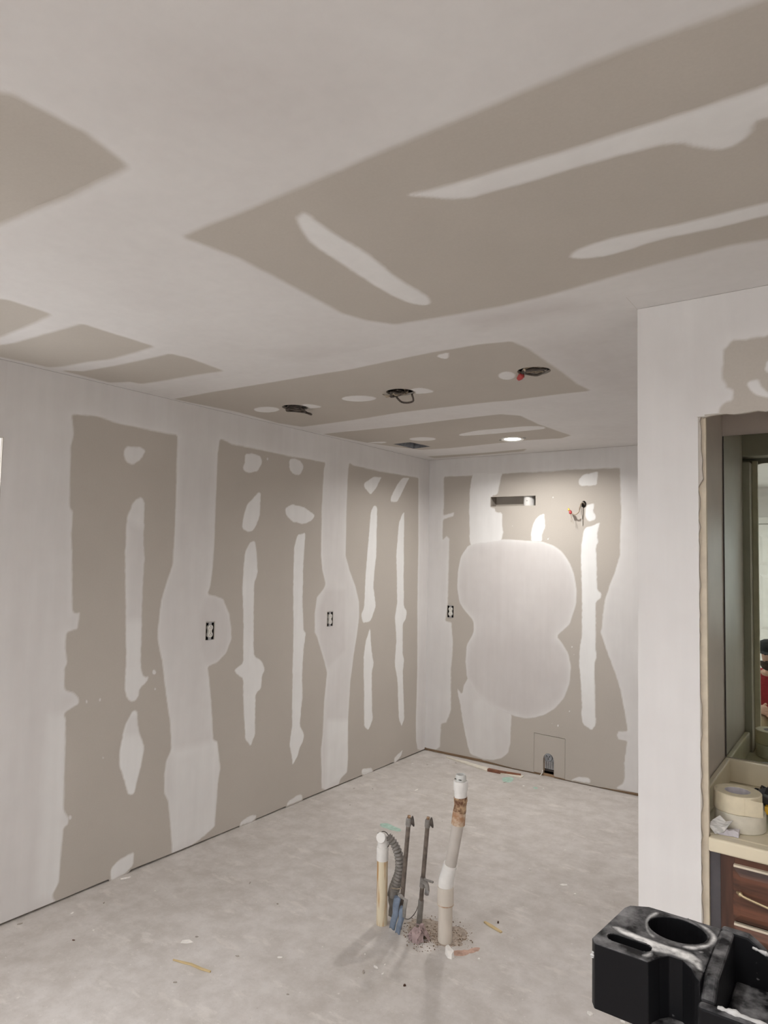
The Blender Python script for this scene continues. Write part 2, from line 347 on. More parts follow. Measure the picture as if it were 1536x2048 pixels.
# ---- back wall
wall_back = struct(MB().box((-.24,D+.11,0),(2.75,D+.24,H+.2)).build('wall_back','box_metal'), 'end wall of unpainted drywall with a two-lobed skim patch', 'wall')
M_back = wall_back
wall_back.data.materials[0] = M['old_paint']
MB().box((-.10,D+.014,0),(2.6,D+.10,.038)).build('sole_plate','framing',wall_back)
for x in (.53, 1.03, 1.44, 1.75): MB().box((x-.019,D+.0135,.04),(x+.019,D+.11,1.98)).build('stud','framing',wall_back)
def bp(u, v): return BACK.to3(u, v)
SLOT = (.585,.966,2.029,2.105); HX, HZ = 1.345, 2.028; OB = (.227,1.166)
sheet([[(.014,.020),(.529,.024),(.529,H-.002),(.014,H-.002)], hole_out(*OB)], bp, BACK.n, T,'drywall_panel','paper',wall_back)
CX0, CX1, CZ = .968, 1.212, .306
sheet([[(.531,.022),(.80,.010),(CX0,.012),(CX0,CZ),(CX1,CZ-.004),(CX1,.008),(1.45,.008),(1.749,.022),(1.749,H-.002),(.531,H-.002)], rect(*SLOT), circ(HX,HZ,.020,.026,14)], bp, BACK.n, T,'drywall_panel','paper',wall_back)
AX, AW = 1.084, .042
arch = [(AX+AW,.020)]+[(AX+AW*math.cos(a), .125+AW*1.15*math.sin(a)) for a in [math.pi*k/10 for k in range(11)]]+[(AX-AW,.020)]
sheet([[(CX0+.002,.018),(AX-AW-.004,.016)]+arch[::-1]+[(AX+AW+.004,.014),(CX1-.002,.012),(CX1-.002,CZ-.008),(CX0+.002,CZ-.003)]], bp, BACK.n, T,'drywall_panel','paper',wall_back)
sheet([[(1.751,.022),(2.46,.028),(2.46,H-.002),(1.751,H-.002)]], bp, BACK.n, T,'drywall_panel','paper',wall_back)
# ---- right wall of the alcove (outside corner seen edge on) and partition with the vanity niche
wall_right = struct(MB().box((XP+.013,YP+.013,0),(2.600,D+.11,H+.2)).build('wall_right','cavity'), 'side wall of the alcove running back from the corner bead', 'wall')
for a,b_ in ((YP+.013,3.45),(3.452,4.67),(4.672,D-.002)):
    MB().box((XP,a,.01),(XP+.0125,b_,H-.002)).build('drywall_panel','mud',wall_right)
OX0, OX1, OZ = 2.645, 3.92, 2.066
wall_partition = struct(MB().box((2.601,YP+.014,0),(2.640,2.338,OZ)).build('wall_partition','old_paint'), 'narrow partition wall end between the corner bead and the vanity niche', 'wall')
wall_header = struct(MB().box((2.601,YP+.014,OZ+.025),(XR,2.338,H+.19)).build('wall_header','old_paint'), 'header wall with a ragged bottom edge above the vanity niche', 'wall')
wall_end = struct(MB().box((OX1,YP+.014,0),(XR,2.338,OZ+.02)).build('wall_end','old_paint'), 'partition wall end on the far side of the vanity niche', 'wall')
rj = random.Random(5)
def rag(n, a): return [rj.uniform(-a, a) for _ in range(n)]
jl = [(OX0+rj.uniform(-.0045,.003)+(.010 if 1.86 < z < 2.05 else 0), z) for z in np.linspace(.02, OZ-.012, 70)]
hl = [(x, OZ+rj.uniform(-.004,.003)+.02*(x-OX0)/1.3) for x in np.linspace(OX0+.012, OX1-.01, 60)]
jr = [(OX1+rj.uniform(-.003,.004), z) for z in np.linspace(OZ, .02, 40)]
pp = lambda u, v: PART.to3(u, v)
sheet([[(XP,.01)]+[(OX0,.01)]+jl+[(OX0+.006,OZ-.001),(XP,OZ-.001)]], pp, PART.n, T, 'drywall_panel','paper',wall_partition)
sheet([[(XP,OZ),(OX0+.010,OZ)]+hl+[(OX1,OZ+.02),(XR,OZ+.02),(XR,H-.002),(XP,H-.002)]], pp, PART.n, T, 'drywall_panel','paper',wall_header)
sheet([[(OX1+.005,.01),(XR,.01),(XR,OZ+.019),(OX1,OZ+.019)]+jr[1:]], pp, PART.n, T, 'drywall_panel','paper',wall_end)
trim1 = struct(MB().box((2.6405,2.2468,0),(2.6625,2.264,OZ+.012)).build('trim_1','cream_board',bevel=.0015), 'narrow cream jamb board along the ragged drywall edge', 'trim')
NS = 2.613; NY = 2.846
wall_niche = struct(MB().box((2.600,2.34,0),(NS,NY,H)).box((2.600,NY,0),(OX1+.10,NY+.06,H)).box((OX1+.04,2.34,0),(OX1+.10,NY,H)).box((NS,2.34,H-.03),(OX1+.04,NY,H)).build('wall_niche','niche_paint'),
    'old tan painted walls lining the vanity niche', 'wall')
# ---- rest of the room behind the camera
RW = [(.22,1.34,.75,2.08),(2.86,4.06,.75,2.08)]  # both rear windows are added to send daylight across the room
wall_rear = struct(MB().box((-.24,YR-.12,0),(.22,YR,H+.2)).box((1.34,YR-.12,0),(2.86,YR,H+.2)).box((4.06,YR-.12,0),(XR+.12,YR,H+.2)).box((.22,YR-.12,0),(1.34,YR,.75)).box((.22,YR-.12,2.08),(1.34,YR,H+.2)).box((2.86,YR-.12,0),(4.06,YR,.75)).box((2.86,YR-.12,2.08),(4.06,YR,H+.2)).build('wall_rear','mud'), 'rear wall of the room with a white door between two windows', 'wall')
for k,(a,b_,c,d_) in enumerate(RW):
    wn = struct(MB().box((a,YR-.10,c),(a+.05,YR-.04,d_)).box((b_-.05,YR-.10,c),(b_,YR-.04,d_)).box((a,YR-.10,c),(b_,YR-.04,c+.05)).box((a,YR-.10,d_-.05),(b_,YR-.04,d_)).box((a,YR-.09,1.40),(b_,YR-.05,1.44)).build('window_%d'%(k+2),'white_paint'), ['white framed sash window in the rear wall near the left wall','white framed sash window in the rear wall near the right side wall'][k], 'window')
    MB().box((a+.05,YR-.072,1.44),(b_-.05,YR-.068,d_-.05)).build('pane','glass',wn); MB().box((a+.05,YR-.072,c+.05),(b_-.05,YR-.068,1.40)).build('pane','glass',wn)
wall_side = struct(MB().box((XR,YR,0),(XR+.12,YP+.2,H+.2)).build('wall_side','mud'), 'plain right side wall of the room', 'wall')
for o in (wall_rear, wall_side): 
    at = o.data.color_attributes.new('mud','FLOAT_COLOR','POINT'); at.data.foreach_set('color', [1,.3,0,1]*len(o.data.vertices))
for p_ in list(wall_right.children)+[c for c in win.children if c.name.startswith('reveal')]:
    at = p_.data.color_attributes.new('mud','FLOAT_COLOR','POINT'); at.data.foreach_set('color', [1,.35,0,1]*len(p_.data.vertices))
d = MB().box((1.62,YR+.001,.01),(2.46,YR+.035,2.03)).build('door_1','white_paint',bevel=.002)
struct(d, 'white six-panel door in the rear wall', 'door')
for cx_ in (1.84, 2.24):
    for z0, z1 in ((.18,.80),(.92,1.50),(1.60,1.92)):
        MB().rings([[(cx_-.14,YR+.034,z0),(cx_+.14,YR+.034,z0),(cx_+.14,YR+.034,z1),(cx_-.14,YR+.034,z1)],[(cx_-.11,YR+.046,z0+.03),(cx_+.11,YR+.046,z0+.03),(cx_+.11,YR+.046,z1-.03),(cx_-.11,YR+.046,z1-.03)]]).build('raised_panel','white_paint',d)
MB().lathe([(.012,0),(.012,.03),(.03,.045),(.03,.065),(.012,.075)],(1.69,YR+.036,.95),(0,1,0)).build('door_knob','brass',d,smooth=True)
MB().box((1.54,YR+.001,0),(1.612,YR+.02,2.0395)).box((2.468,YR+.001,0),(2.54,YR+.02,2.0395)).box((1.54,YR+.001,2.04),(2.54,YR+.02,2.11)).build('door_casing','white_paint',d,bevel=.003)

# ---- ceiling
ceiling = struct(MB().box((-.24,YR-.1,H+.2),(XR+.12,D+.24,H+.3)).build('ceiling','cavity'), 'drywall ceiling half covered with joint compound', 'ceiling')
cp = lambda u, v: CEIL.to3(u, v)
CANS = [(.446,2.781),(1.160,2.784),(1.882,2.760)]
VENT = [(.212,4.085),(.372,4.075),(.398,4.315),(.226,4.345)]
rows = [(YR,-1.55),(-1.55,-.33),(-.33,.89),(.89,2.11)]
for i,(a,b_) in enumerate(rows):
    for xa,xb in ((0.001,1.2),(1.202,3.64),(3.642,XR)):
        sheet([rect(xa,xb,a+.001,b_-.001)], cp, CEIL.n, T,'drywall_panel','paper',ceiling)
sheet([[(.001,2.111),(XR,2.111),(XR,YP+.012),(XP,YP+.012),(XP,3.329),(.001,3.329)]]+[circ(x,y,.072) for x,y in CANS], cp, CEIL.n, T,'drywall_panel','paper',ceiling)
sheet([rect(.001,XP,3.331,4.549), VENT, circ(*LED_SPOTS[0],.060)], cp, CEIL.n, T,'drywall_panel','paper',ceiling)
sheet([rect(.001,XP,4.551,D-.001)], cp, CEIL.n, T,'drywall_panel','paper',ceiling)
MB().box((XP,YP+.012,H),(XR,NY+.06,H+.01)).build('niche_lid','cavity',ceiling)
for y in (2.42,): MB().box((.0,y-.019,H+.0135),(XP,y+.019,H+.19)).build('joist','framing',ceiling)

# ================================================================ JOINT COMPOUND
def ell(cx, cy, rx, ry, n=14, rot=0): 
    return [(cx+rx*math.cos(a)*math.cos(rot)-ry*math.sin(a)*math.sin(rot), cy+rx*math.cos(a)*math.sin(rot)+ry*math.sin(a)*math.cos(rot)) for a in [2*math.pi*k/n for k in range(n)]]
# --- left wall
G1 = [(145,830),(194,834),(234,848),(281,859),(353,872),(353,894),(350,988),(348,1066),(344,1128),(331,1166),(320,1203),(314,1253),(313,1281),(322,1322),(331,1391),(339,1453),(341,1500),(331,1522),(327,1550),(327,1588),(334,1603),(338,1641),(342,1694),(341,1730),(130,1830),(106,1790),(120,1766),(123,1719),(128,1656),(137,1650),(140,1635),(130,1620),(131,1531),(134,1437),(130,1428),(141,1420),(159,1409),(161,1397),(150,1383),(131,1378),(131,1337),(137,1325),(133,1297),(134,1266),(156,1259),(161,1222),(153,1226),(147,1222),(147,1112),(145,1069),(148,1022),(142,1015),(144,894),(150,869)]
G2 = [(441,879),(462,890),(537,905),(587,915),(650,926),(647,938),(642,1016),(641,1110),(644,1141),(650,1168),(647,1176),(633,1194),(628,1229),(628,1266),(633,1275),(641,1303),(648,1325),(653,1347),(647,1406),(644,1469),(641,1500),(642,1562),(642,1578),(652,1583),(652,1605),(380,1720),(384,1692),(410,1672),(431,1653),(437,1566),(442,1537),(436,1481),(428,1478),(425,1422),(420,1359),(417,1334),(434,1327),(453,1308),(464,1278),(464,1257),(459,1226),(447,1197),(431,1190),(417,1187),(422,1172),(427,1135),(431,1079),(434,985),(437,907)]
G3 = [(699,927),(706,932),(759,944),(806,952),(836,957),(836,1079),(834,1204),(834,1344),(831,1437),(831,1481),(834,1500),(843,1503),(849,1520),(668,1595),(677,1572),(681,1559),(695,1545),(697,1516),(697,1437),(702,1359),(708,1312),(714,1275),(719,1235),(719,1204),(712,1172),(700,1141),(692,1110),(694,1016),(697,938)]
oval1 = [(417,1187),(447,1197),(464,1257),(453,1308),(417,1334),(400,1290),(398,1230)]
oval2 = [(650,1180),(690,1180),(690,1300),(655,1335),(640,1290),(638,1220)]
patch('taped_seams', LEFT, wall_left, area=(WY1+.002, D-.001, .012, H-.002), minus=[G1,G2,G3], rnd=.006, holes=[hole_out(*q) for q in OUT_L], feather=.014, tone=.36, rim=.22, fine=.0012, wob=.002, cell=.0075,
      tones=[(oval1,-.18,.03),(oval2,-.20,.03),([(0,1110),(85,1110),(95,1300),(90,1850),(0,1900)],-.12,.12),([(95,1430),(133,1430),(118,1790),(70,1800)],.3,.05),([(345,1500),(437,1480),(432,1655),(345,1700)],.35,.05),([(655,1440),(697,1440),(695,1545),(650,1580)],.4,.04)])
patch('taped_seams', LEFT, wall_left, area=(YR, WY0-.002, .008, H-.002), minus=[[( -2.3,.1),(-1.35,.1),(-1.35,2.25),(-2.3,2.25)],[(-1.02,.1),(-.1,.1),(-.1,2.25),(-1.02,2.25)]], world=True, tone=.36, rim=.2, cell=.02, feather=.03)
patch('taped_seams', LEFT, wall_left, area=(WY0-.002, WY1+.002, WZ1+.002, H-.002), world=True, tone=.36, cell=.02)
patch('taped_seams', LEFT, wall_left, area=(WY0-.002, WY1+.002, .008, WZ0-.002), minus=[[(.4,.02),(1.1,.02),(1.1,.8),(.4,.8)]], world=True, tone=.36, cell=.02, feather=.03)
LS = [
 [(244,906),(250,891),(281,891),(294,900),(284,919),(266,933),(250,925)],
 [(284,989),(292,1003),(289,1081),(292,1112),(286,1206),(284,1300),(284,1337),(289,1353),(300,1350),(295,1366),(281,1375),(278,1397),(266,1406),(253,1400),(247,1381),(250,1312),(250,1250),(248,1112),(253,1034),(266,1000)],
 [(266,1419),(275,1419),(278,1453),(291,1494),(284,1531),(275,1562),(269,1591),(256,1592),(247,1562),(236,1531),(236,1506),(247,1456),(256,1434)],
 [(270,1700),(269,1731),(250,1750),(219,1765),(220,1737),(237,1719)],
 [(489,907),(506,905),(522,911),(526,926),(516,944),(494,947),(483,938),(489,922)],
 [(578,919),(587,915),(603,922),(608,935),(600,951),(587,949),(578,938)],
 [(516,983),(523,985),(520,1035),(509,1060),(497,1066),(483,1058),(486,1035),(494,1007)],
 [(569,1016),(584,1008),(606,1012),(631,1030),(625,1041),(609,1049),(584,1044),(572,1032)],
 [(511,1079),(514,1110),(516,1147),(509,1166),(508,1297),(509,1312),(523,1320),(531,1337),(525,1353),(523,1378),(512,1387),(511,1469),(502,1494),(489,1481),(486,1394),(486,1359),(469,1345),(467,1339),(486,1325),(486,1250),(484,1172),(489,1104),(497,1085)],
 [(612,1063),(608,1126),(605,1204),(608,1262),(612,1266),(608,1297),(605,1344),(605,1394),(600,1450),(609,1466),(608,1481),(600,1497),(597,1512),(584,1533),(583,1516),(578,1491),(583,1453),(584,1344),(586,1250),(586,1141),(587,1094),(594,1069)],
 [(727,966),(747,952),(764,954),(753,976),(741,991),(728,976)],
 [(806,954),(820,955),(809,976),(794,1005),(781,1004),(781,994),(794,969)],
 [(748,1009),(755,1013),(753,1110),(747,1172),(752,1213),(741,1244),(725,1247),(722,1229),(728,1213),(731,1141),(736,1079),(741,1022)],
 [(741,1255),(743,1297),(748,1328),(744,1344),(745,1425),(747,1437),(737,1462),(728,1453),(727,1375),(727,1312),(731,1281),(739,1256)],
 [(809,1022),(808,1110),(808,1213),(814,1222),(812,1238),(806,1247),(806,1306),(809,1319),(806,1344),(809,1437),(803,1455),(797,1437),(794,1359),(789,1328),(792,1281),(789,1235),(794,1204),(792,1110),(797,1047),(803,1029)],
 [(478,1653),(483,1641),(503,1628),(516,1630),(506,1644)],
 [(572,1614),(575,1603),(594,1589),(605,1587),(606,1600)],
 [(722,1548),(723,1537),(744,1534),(747,1544),(728,1552)],
 [(806,1498),(803,1512),(789,1528),(787,1517),(795,1508)]]
for i, P in enumerate(LS):
    big = i in (1,2,8,9,12,13,14)
    patch('joint_compound_patch', LEFT, wall_left, [P], feather=.010 if i > 3 else .014, tone=[.62,.74,.90,.8,.6,.58,.82,.82,.85,.9,.88,.85,.95,.95,.95,.6,.7,.8,.7][i], wob=.0025, fine=.0020, cell=.006, hmax=.0013, rnd=.012,
          tones=[([(252,1040),(288,1060),(288,1240),(252,1240)],-.35,.05)] if i == 1 else ([([(247,1470),(282,1470),(278,1430),(255,1430)],-.25,.03)] if i == 2 else ()))
for px, sz in [((173,1402),.012),((200,1400),.007),((206,1515),.007),((308,1344),.012),((535,918),.008),((140,1634),.012),((310,1378),.006)]:
    patch('compound_splatter', LEFT, wall_left, [ell(px[0],px[1],sz*430*.6,sz*430)], feather=.005, tone=.35, wob=.003, fine=.004, cell=.0035, rnd=.004)
# --- back wall
BG = [(889,955),(945,953),(1004,949),(1065,946),(1157,941),(1238,937),(1239,972),(1241,1033),(1239,1079),(1238,1109),(1230,1140),(1218,1171),(1209,1198),(1204,1226),(1202,1250),(1199,1265),(1206,1284),(1218,1317),(1230,1351),(1239,1379),(1245,1409),(1251,1446),(1254,1461),(1236,1461),(1233,1470),(1236,1480),(1253,1483),(1248,1525),(1247,1559),(1245,1565),(1233,1573),(1233,1600),(1130,1585),(851,1520),(872,1502),(881,1495),(883,1449),(893,1446),(903,1421),(903,1342),(907,1281),(904,1244),(892,1241),(896,1217),(898,1155),(900,1094),(900,1076),(893,1070),(886,1079),(887,1039),(907,1033),(909,1024),(887,1030),(889,1002)]
patch('taped_seams', BACK, wall_back, area=(.001, XP-.002, .024, H-.002), minus=[BG], rnd=.006, holes=[hole_out(*OB)], feather=.014, tone=.42, rim=.16, wob=.003, fine=.002, cell=.008)
BP = [
 ([(945,945),(1010,942),(1004,950),(1000,969),(996,990),(984,993),(981,1014),(991,1016),(991,1024),(1005,1025),(1005,1051),(1008,1064),(1004,1080),(1000,1110),(945,1110),(938,1079),(938,981),(942,960)], .78, 0),
 ([(926,1372),(924,1388),(913,1372),(915,1388),(921,1418),(926,1452),(936,1498),(941,1510),(964,1518),(982,1522),(1004,1518),(1017,1507),(1022,1489),(1023,1434),(1023,1400),(940,1345)], .34, .15),
 ([(950,1085),(1004,1078),(1086,1082),(1108,1090),(1126,1103),(1141,1125),(1150,1149),(1155,1180),(1154,1207),(1147,1229),(1141,1250),(1115,1273),(1126,1287),(1138,1308),(1143,1333),(1140,1366),(1129,1397),(1111,1418),(1090,1431),(1070,1437),(1050,1438),(1030,1433),(1005,1424),(972,1407),(948,1385),(933,1354),(930,1320),(933,1290),(945,1268),(947,1259),(945,1241),(927,1220),(918,1204),(913,1174),(915,1140),(921,1113),(936,1091)], .05, .42),
 ([(1089,1025),(1090,1042),(1092,1054),(1085,1070),(1085,1085),(1062,1084),(1062,1064),(1065,1048),(1074,1033)], 1.0, 0),
 ([(1155,961),(1166,949),(1198,941),(1195,972),(1160,973)], .8, 0),
 ([(1171,1010),(1189,1004),(1190,1015),(1187,1022),(1193,1030),(1192,1041),(1175,1045),(1169,1033)], .95, 0),
 ([(1202,1042),(1195,1073),(1199,1082),(1193,1094),(1195,1180),(1204,1186),(1202,1198),(1193,1204),(1193,1250),(1192,1296),(1195,1311),(1190,1326),(1192,1418),(1193,1449),(1184,1463),(1164,1449),(1161,1430),(1163,1415),(1158,1326),(1158,1305),(1163,1265),(1163,1186),(1161,1094),(1166,1064),(1170,1054),(1187,1050)], .95, 0),
 ([(1140,1560),(1156,1552),(1180,1554),(1184,1568),(1165,1566)], .6, 0)]
hs = [rect(*SLOT), circ(HX,HZ,.020,.026,14), rect(CX0,CX1,-.1,CZ)]
for i, (P, tn, rm) in enumerate(BP):
    patch('joint_compound_patch', BACK, wall_back, [P], holes=hs, feather=.011, tone=tn, rim=rm, rnd=.012, wob=.0025, fine=.0022 if i != 2 else .001, cell=.0065, hmax=[.0012,.0011,.0014,.0016,.0012,.0013,.0013,.0012][i],
      tones=[([(947,1400),(991,1400),(991,1512),(950,1512)],.12,.02)] if i == 1 else ())
for px, sz in [((1096,1078),.008),((1106,995),.006),((1116,1451),.010),((1104,1447),.005),((1144,1294),.006),((1148,1309),.006),((1155,1368),.005),((1139,1422),.006),((1025,1052),.005),((1098,1076),.005)]:
    patch('compound_splatter', BACK, wall_back, [ell(px[0],px[1],sz*250*.7,sz*250)], feather=.003, tone=.9, wob=.002, fine=.003, cell=.003, rnd=.003)
# --- partition
PG = [(1450,685),(1536,673),(1640,656),(1640,803),(1536,818),(1473,830),(1441,834),(1441,820),(1452,807),(1465,804),(1473,789),(1471,774),(1450,772)]
patch('taped_seams', PART, wall_partition, area=(XP+.0005, OX0+.012, .01, OZ), minus=[PG], holes=[[(OX0-.001,-.2),(5,-.2),(5,OZ+.0),(OX0-.001,OZ+.0)]], feather=.012, tone=.42, rim=.12, wob=.003, fine=.003, cell=.0045)
patch('taped_seams', PART, wall_header, area=(XP+.0005, XR-.002, OZ-.004, H-.002), minus=[PG, [(3.05,2.09),(4.2,2.09),(4.2,2.28),(3.05,2.28)] and PG], holes=[[(OX0-.001,-.2),(OX1,-.2),(OX1,OZ+.028),(2.9,OZ+.006),(OX0-.001,OZ+.001)]], feather=.012, tone=.40, rim=.15, wob=.003, fine=.003, cell=.0055)
patch('taped_seams', PART, wall_end, area=(OX1+.006, XR-.002, .01, OZ), world=True, tone=.4, cell=.02)
for P in ([(1490,766),(1502,757),(1519,755),(1523,768),(1536,782),(1548,786),(1546,798),(1528,797),(1508,791),(1494,780)], [(1530,722),(1550,715),(1560,735),(1545,748),(1530,742)]):
    patch('joint_compound_patch', PART, wall_header, [P], feather=.010, tone=.55, wob=.003, cell=.004, rnd=.006)
# --- ceiling
C1 = [(-60,158),(0,195),(20,193),(90,230),(150,262),(160,265),(245,330),(130,388),(0,440),(-60,468)]
C2 = [(375,474),(470,437),(768,310),(1000,212),(1218,122),(1380,63),(1536,8),(1640,-32),(1640,455),(1536,474),(1460,486),(1300,528),(1180,563),(1085,590),(1060,596),(1000,610),(900,628),(790,646),(770,643),(735,638),(690,625),(640,597),(560,553),(480,512),(420,490),(400,482)]
C3 = [(352,798),(420,786),(560,763),(700,740),(862,707),(960,690),(1020,684),(1050,697),(1120,745),(1150,768),(1175,781),(1120,787),(1020,800),(980,803),(900,812),(800,824),(700,840),(604,853),(560,846),(470,822),(400,808)]
C4 = [(650,868),(792,854),(901,840),(1001,829),(1038,832),(1072,848),(1095,856),(1138,871),(1120,876),(1050,880),(992,886),(896,896),(842,899),(790,893),(740,886),(700,878)]
C5 = [(857,913),(980,905),(1051,898),(1045,902),(980,908),(871,916)]
C6a = [(-80,585),(0,601),(12,601),(78,622),(94,628),(62,645),(0,670),(-80,695)]
C6b = [(166,650),(225,669),(300,692),(266,703),(219,716),(172,722),(125,731),(97,733),(31,719),(0,712),(-60,700),(-60,692),(0,692),(37,687),(94,670),(156,653)]
C6c = [(341,709),(375,717),(441,741),(391,748),(312,762),(281,766),(259,762),(219,764),(172,752),(131,742),(169,744),(234,733),(312,716),(331,712)]
smear_tone = [([(930,640),(1010,618),(1130,600),(1180,612),(1060,640),(960,660)],-.35,.10),([(1060,690),(1275,640),(1275,790),(1150,760)],-.25,.22),([(520,700),(640,690),(720,700),(600,725)],-.15,.08),([(230,60),(500,70),(700,180),(560,240),(330,200)],-.18,.25),([(1180,850),(1275,850),(1275,880),(1180,880)],-.1,.1)]  # thin compound smears and other soft areas of lower ceiling tone
chole = [circ(x,y,.074) for x,y in CANS]+[VENT, circ(*LED_SPOTS[0],.062)]
patch('taped_seams', CEIL, ceiling, area=(.001, XP-.001, 2.11, D-.001), minus=[C3,C4,C5], rnd=.006, holes=chole, feather=.026, tone=.36, rim=.10, wob=.002, fine=.001, cell=.010, tones=smear_tone)
patch('taped_seams', CEIL, ceiling, area=(.001, XR-.001, .30, 2.11), minus=[C1,C2,C6a,C6b,C6c], rnd=.006, feather=.032, tone=.36, rim=.10, wob=.002, fine=.001, cell=.010, tones=smear_tone)
patch('taped_seams', CEIL, ceiling, area=(XP, XR-.001, 2.11, YP+.005), minus=[C2], feather=.03, tone=.36, rim=.10, cell=.012, tones=smear_tone)
patch('taped_seams', CEIL, ceiling, area=(.001, XR-.001, YR, .30), minus=[C1, [(1.6,-1.4),(3.3,-1.4),(3.3,-.5),(1.6,-.5)], [(.2,-2.4),(1,-2.4),(1,-.5),(.2,-.5)]][:1], feather=.05, tone=.36, cell=.022)
CSTR = [
 [(795,388),(868,372),(968,345),(1068,315),(1193,275),(1343,230),(1468,185),(1536,162),(1610,137),(1610,222),(1536,240),(1513,245),(1508,270),(1458,302),(1398,300),(1348,287),(1268,307),(1118,350),(968,392),(928,402),(868,400),(813,395)],
 [(1130,512),(1168,490),(1238,470),(1368,442),(1536,402),(1610,383),(1610,420),(1536,432),(1453,455),(1318,482),(1243,507),(1193,517),(1148,519)],
 [(587,437),(600,424),(610,421),(630,435),(670,465),(735,500),(800,555),(850,585),(867,600),(862,612),(830,611),(800,602),(750,575),(700,542),(620,490),(600,465)],
 ell(533,819,27,6), [(597,811),(612,807),(630,809),(650,814),(630,817),(604,817)], ell(718,797,36,6.5), [(812,781),(830,775),(850,775),(874,783),(850,788),(818,788)], ell(1014,751,20,9),
 [(866,711),(901,702),(899,717),(887,719)],
 [(917,868),(950,861),(1050,852),(1085,852),(1095,857),(1050,862),(960,870),(920,872)], ell(845,878,28,4), [(728,886),(750,883),(776,883),(770,887)]]
for i, P in enumerate(CSTR):
    patch('joint_compound_patch', CEIL, ceiling, [P], holes=chole, feather=.022 if i < 3 else .012, tone=.72 if i < 3 else .66, wob=.003, fine=.0015, cell=.0085 if i < 3 else .007, hmax=.0013)

# ================================================================ CEILING LIGHTS, CABLES, VENT
for i, (x, y) in enumerate(LED_SPOTS):
    e = empty('recessed_light', (x,y,H), ['lit round recessed light in the ceiling beside the vent hole','lit round recessed light in the smooth ceiling above the stepladder','lit round recessed light in the ceiling near the rear left','lit round recessed light in the ceiling before the white door','lit round recessed light in the ceiling by the right side wall'][i], 'ceiling light', 'recessed ceiling lights')
    MB().lathe([(.055,-.002),(.078,-.002),(.080,-.004),(.076,-.009),(.060,-.006),(.055,-.004)],(x,y,H),(0,0,1),36,closed=True).build('trim_ring','white_plastic',e,smooth=True)
    MB().lathe([(.0585,.012),(.0585,-.004),(.045,-.0065),(.02,-.0075)],(x,y,H),(0,0,1),36).build('lens','lens',e,smooth=True)
    for k in (0, math.pi):
        if i == 0: MB().tube([(x+.074*math.cos(k),y+.074*math.sin(k),H-.004),(x+.098*math.cos(k),y+.098*math.sin(k),H-.005)],.003,6).build('spring_clip','steel',e)
    L = bpy.data.lights.new('led_light','AREA'); L.shape='DISK'; L.size=.11; L.energy=LED_WATTS*LED_SCALE[i]; L.color=LED_COLOR; L.spread=math.radians(LED_SPREAD[i])
    lo = bpy.data.objects.new('led_light', L); lo.location=(x,y,H-.012); link(lo); lo.parent=e; lo.matrix_parent_inverse=e.matrix_world.inverted()
def loopy(cx, cy, z, n, r, rs, seed, squash=.55, drop=.03):
    g = random.Random(seed); pts = [(cx-r*.3, cy+.02, H+.06)]
    a0 = g.uniform(0,6)
    for k in range(n):
        a = a0+k*1.25+g.uniform(-.3,.3); q = r*g.uniform(.55,1.05)
        pts.append((cx+q*math.cos(a), cy+q*squash*math.sin(a), z-g.uniform(0,drop)))
    pts.append((cx+r*.4, cy-.01, H+.05)); return pts
lab = ['coil of dark electrical cable tucked in the ceiling hole nearest the left wall','tangle of dark cable with frayed ends in the middle ceiling hole','ring of brown cable with a red wire nut in the ceiling hole']
for i, (x, y) in enumerate(CANS):
    e = empty('cable_coil', (x,y,H+.02), lab[i], 'cable')
    MB().tube(loopy(x,y,H+.006,9,.062,0,10+i,.8,.030 if i<2 else .018),.0055,7,5).build('cable','dark_cable',e,smooth=True)
    MB().tube(loopy(x,y,H+.012,7,.058,0,30+i,.8,.026 if i<2 else .012),.005,7,5).build('cable','tan_cable' if i else 'dark_cable',e,smooth=True)
    if i == 0: MB().tube([(x+.0,y+.03,H+.03),(x+.02,y+.06,H-.012),(x+.05,y+.075,H-.03),(x+.075,y+.05,H-.036),(x+.03,y+.05,H-.022),(x+.0,y+.04,H-.012)],.006,7,5).build('cable_end','dark_cable',e,smooth=True)
    if i == 1:
        for k in range(4): MB().tube([(x-.04,y+.0,H-.004),(x-.07-.008*k,y-.02+.012*k,H-.012),(x-.085-.01*k,y-.035+.022*k,H-.008+.006*k)],.0022,5,4).build('frayed_wire','tan_cable',e)
        MB().tube([(x-.05,y+.02,H),(x-.03,y+.06,H-.035),(x+.03,y+.07,H-.036),(x+.05,y+.03,H-.01)],.005,7,5).build('cable_end','dark_cable',e,smooth=True)
    if i == 2:
        MB().lathe([(.006,0),(.013,.006),(.014,.02),(.009,.034),(.004,.036)],(x-.055,y+.012,H-.003),(-.75,.2,-.45),12).build('wire_nut','red_nut',e,smooth=True)
        MB().tube([(x-.03,y-.02,H+.02),(x-.015,y-.06,H-.01),(x-.01,y-.075,H-.004)],.004,6,4).build('cable_end','tan_cable',e,smooth=True)
# vent opening: sheet metal boot above the ceiling
e = empty('vent_boot', (.30,4.2,H), 'dark sheet metal duct boot behind the rectangular ceiling cut', 'vent')
V3 = lambda z, k=1: [(.302+(u-.302)*k, 4.205+(v-4.205)*k, z) for u, v in VENT]
MB().rings([V3(H+.002,1.0),V3(H+.09,.98)], cap0=False, cap1=True).build('boot_wall','box_metal',e)
MB().rings([V3(H+.06,.62),V3(H+.089,.62)]).build('boot_throat','slot_black',e)
for k in range(2): MB().box((.27+.05*k,4.15,H+.045),(.28+.05*k,4.24,H+.06)).build('damper_blade','steel',e)

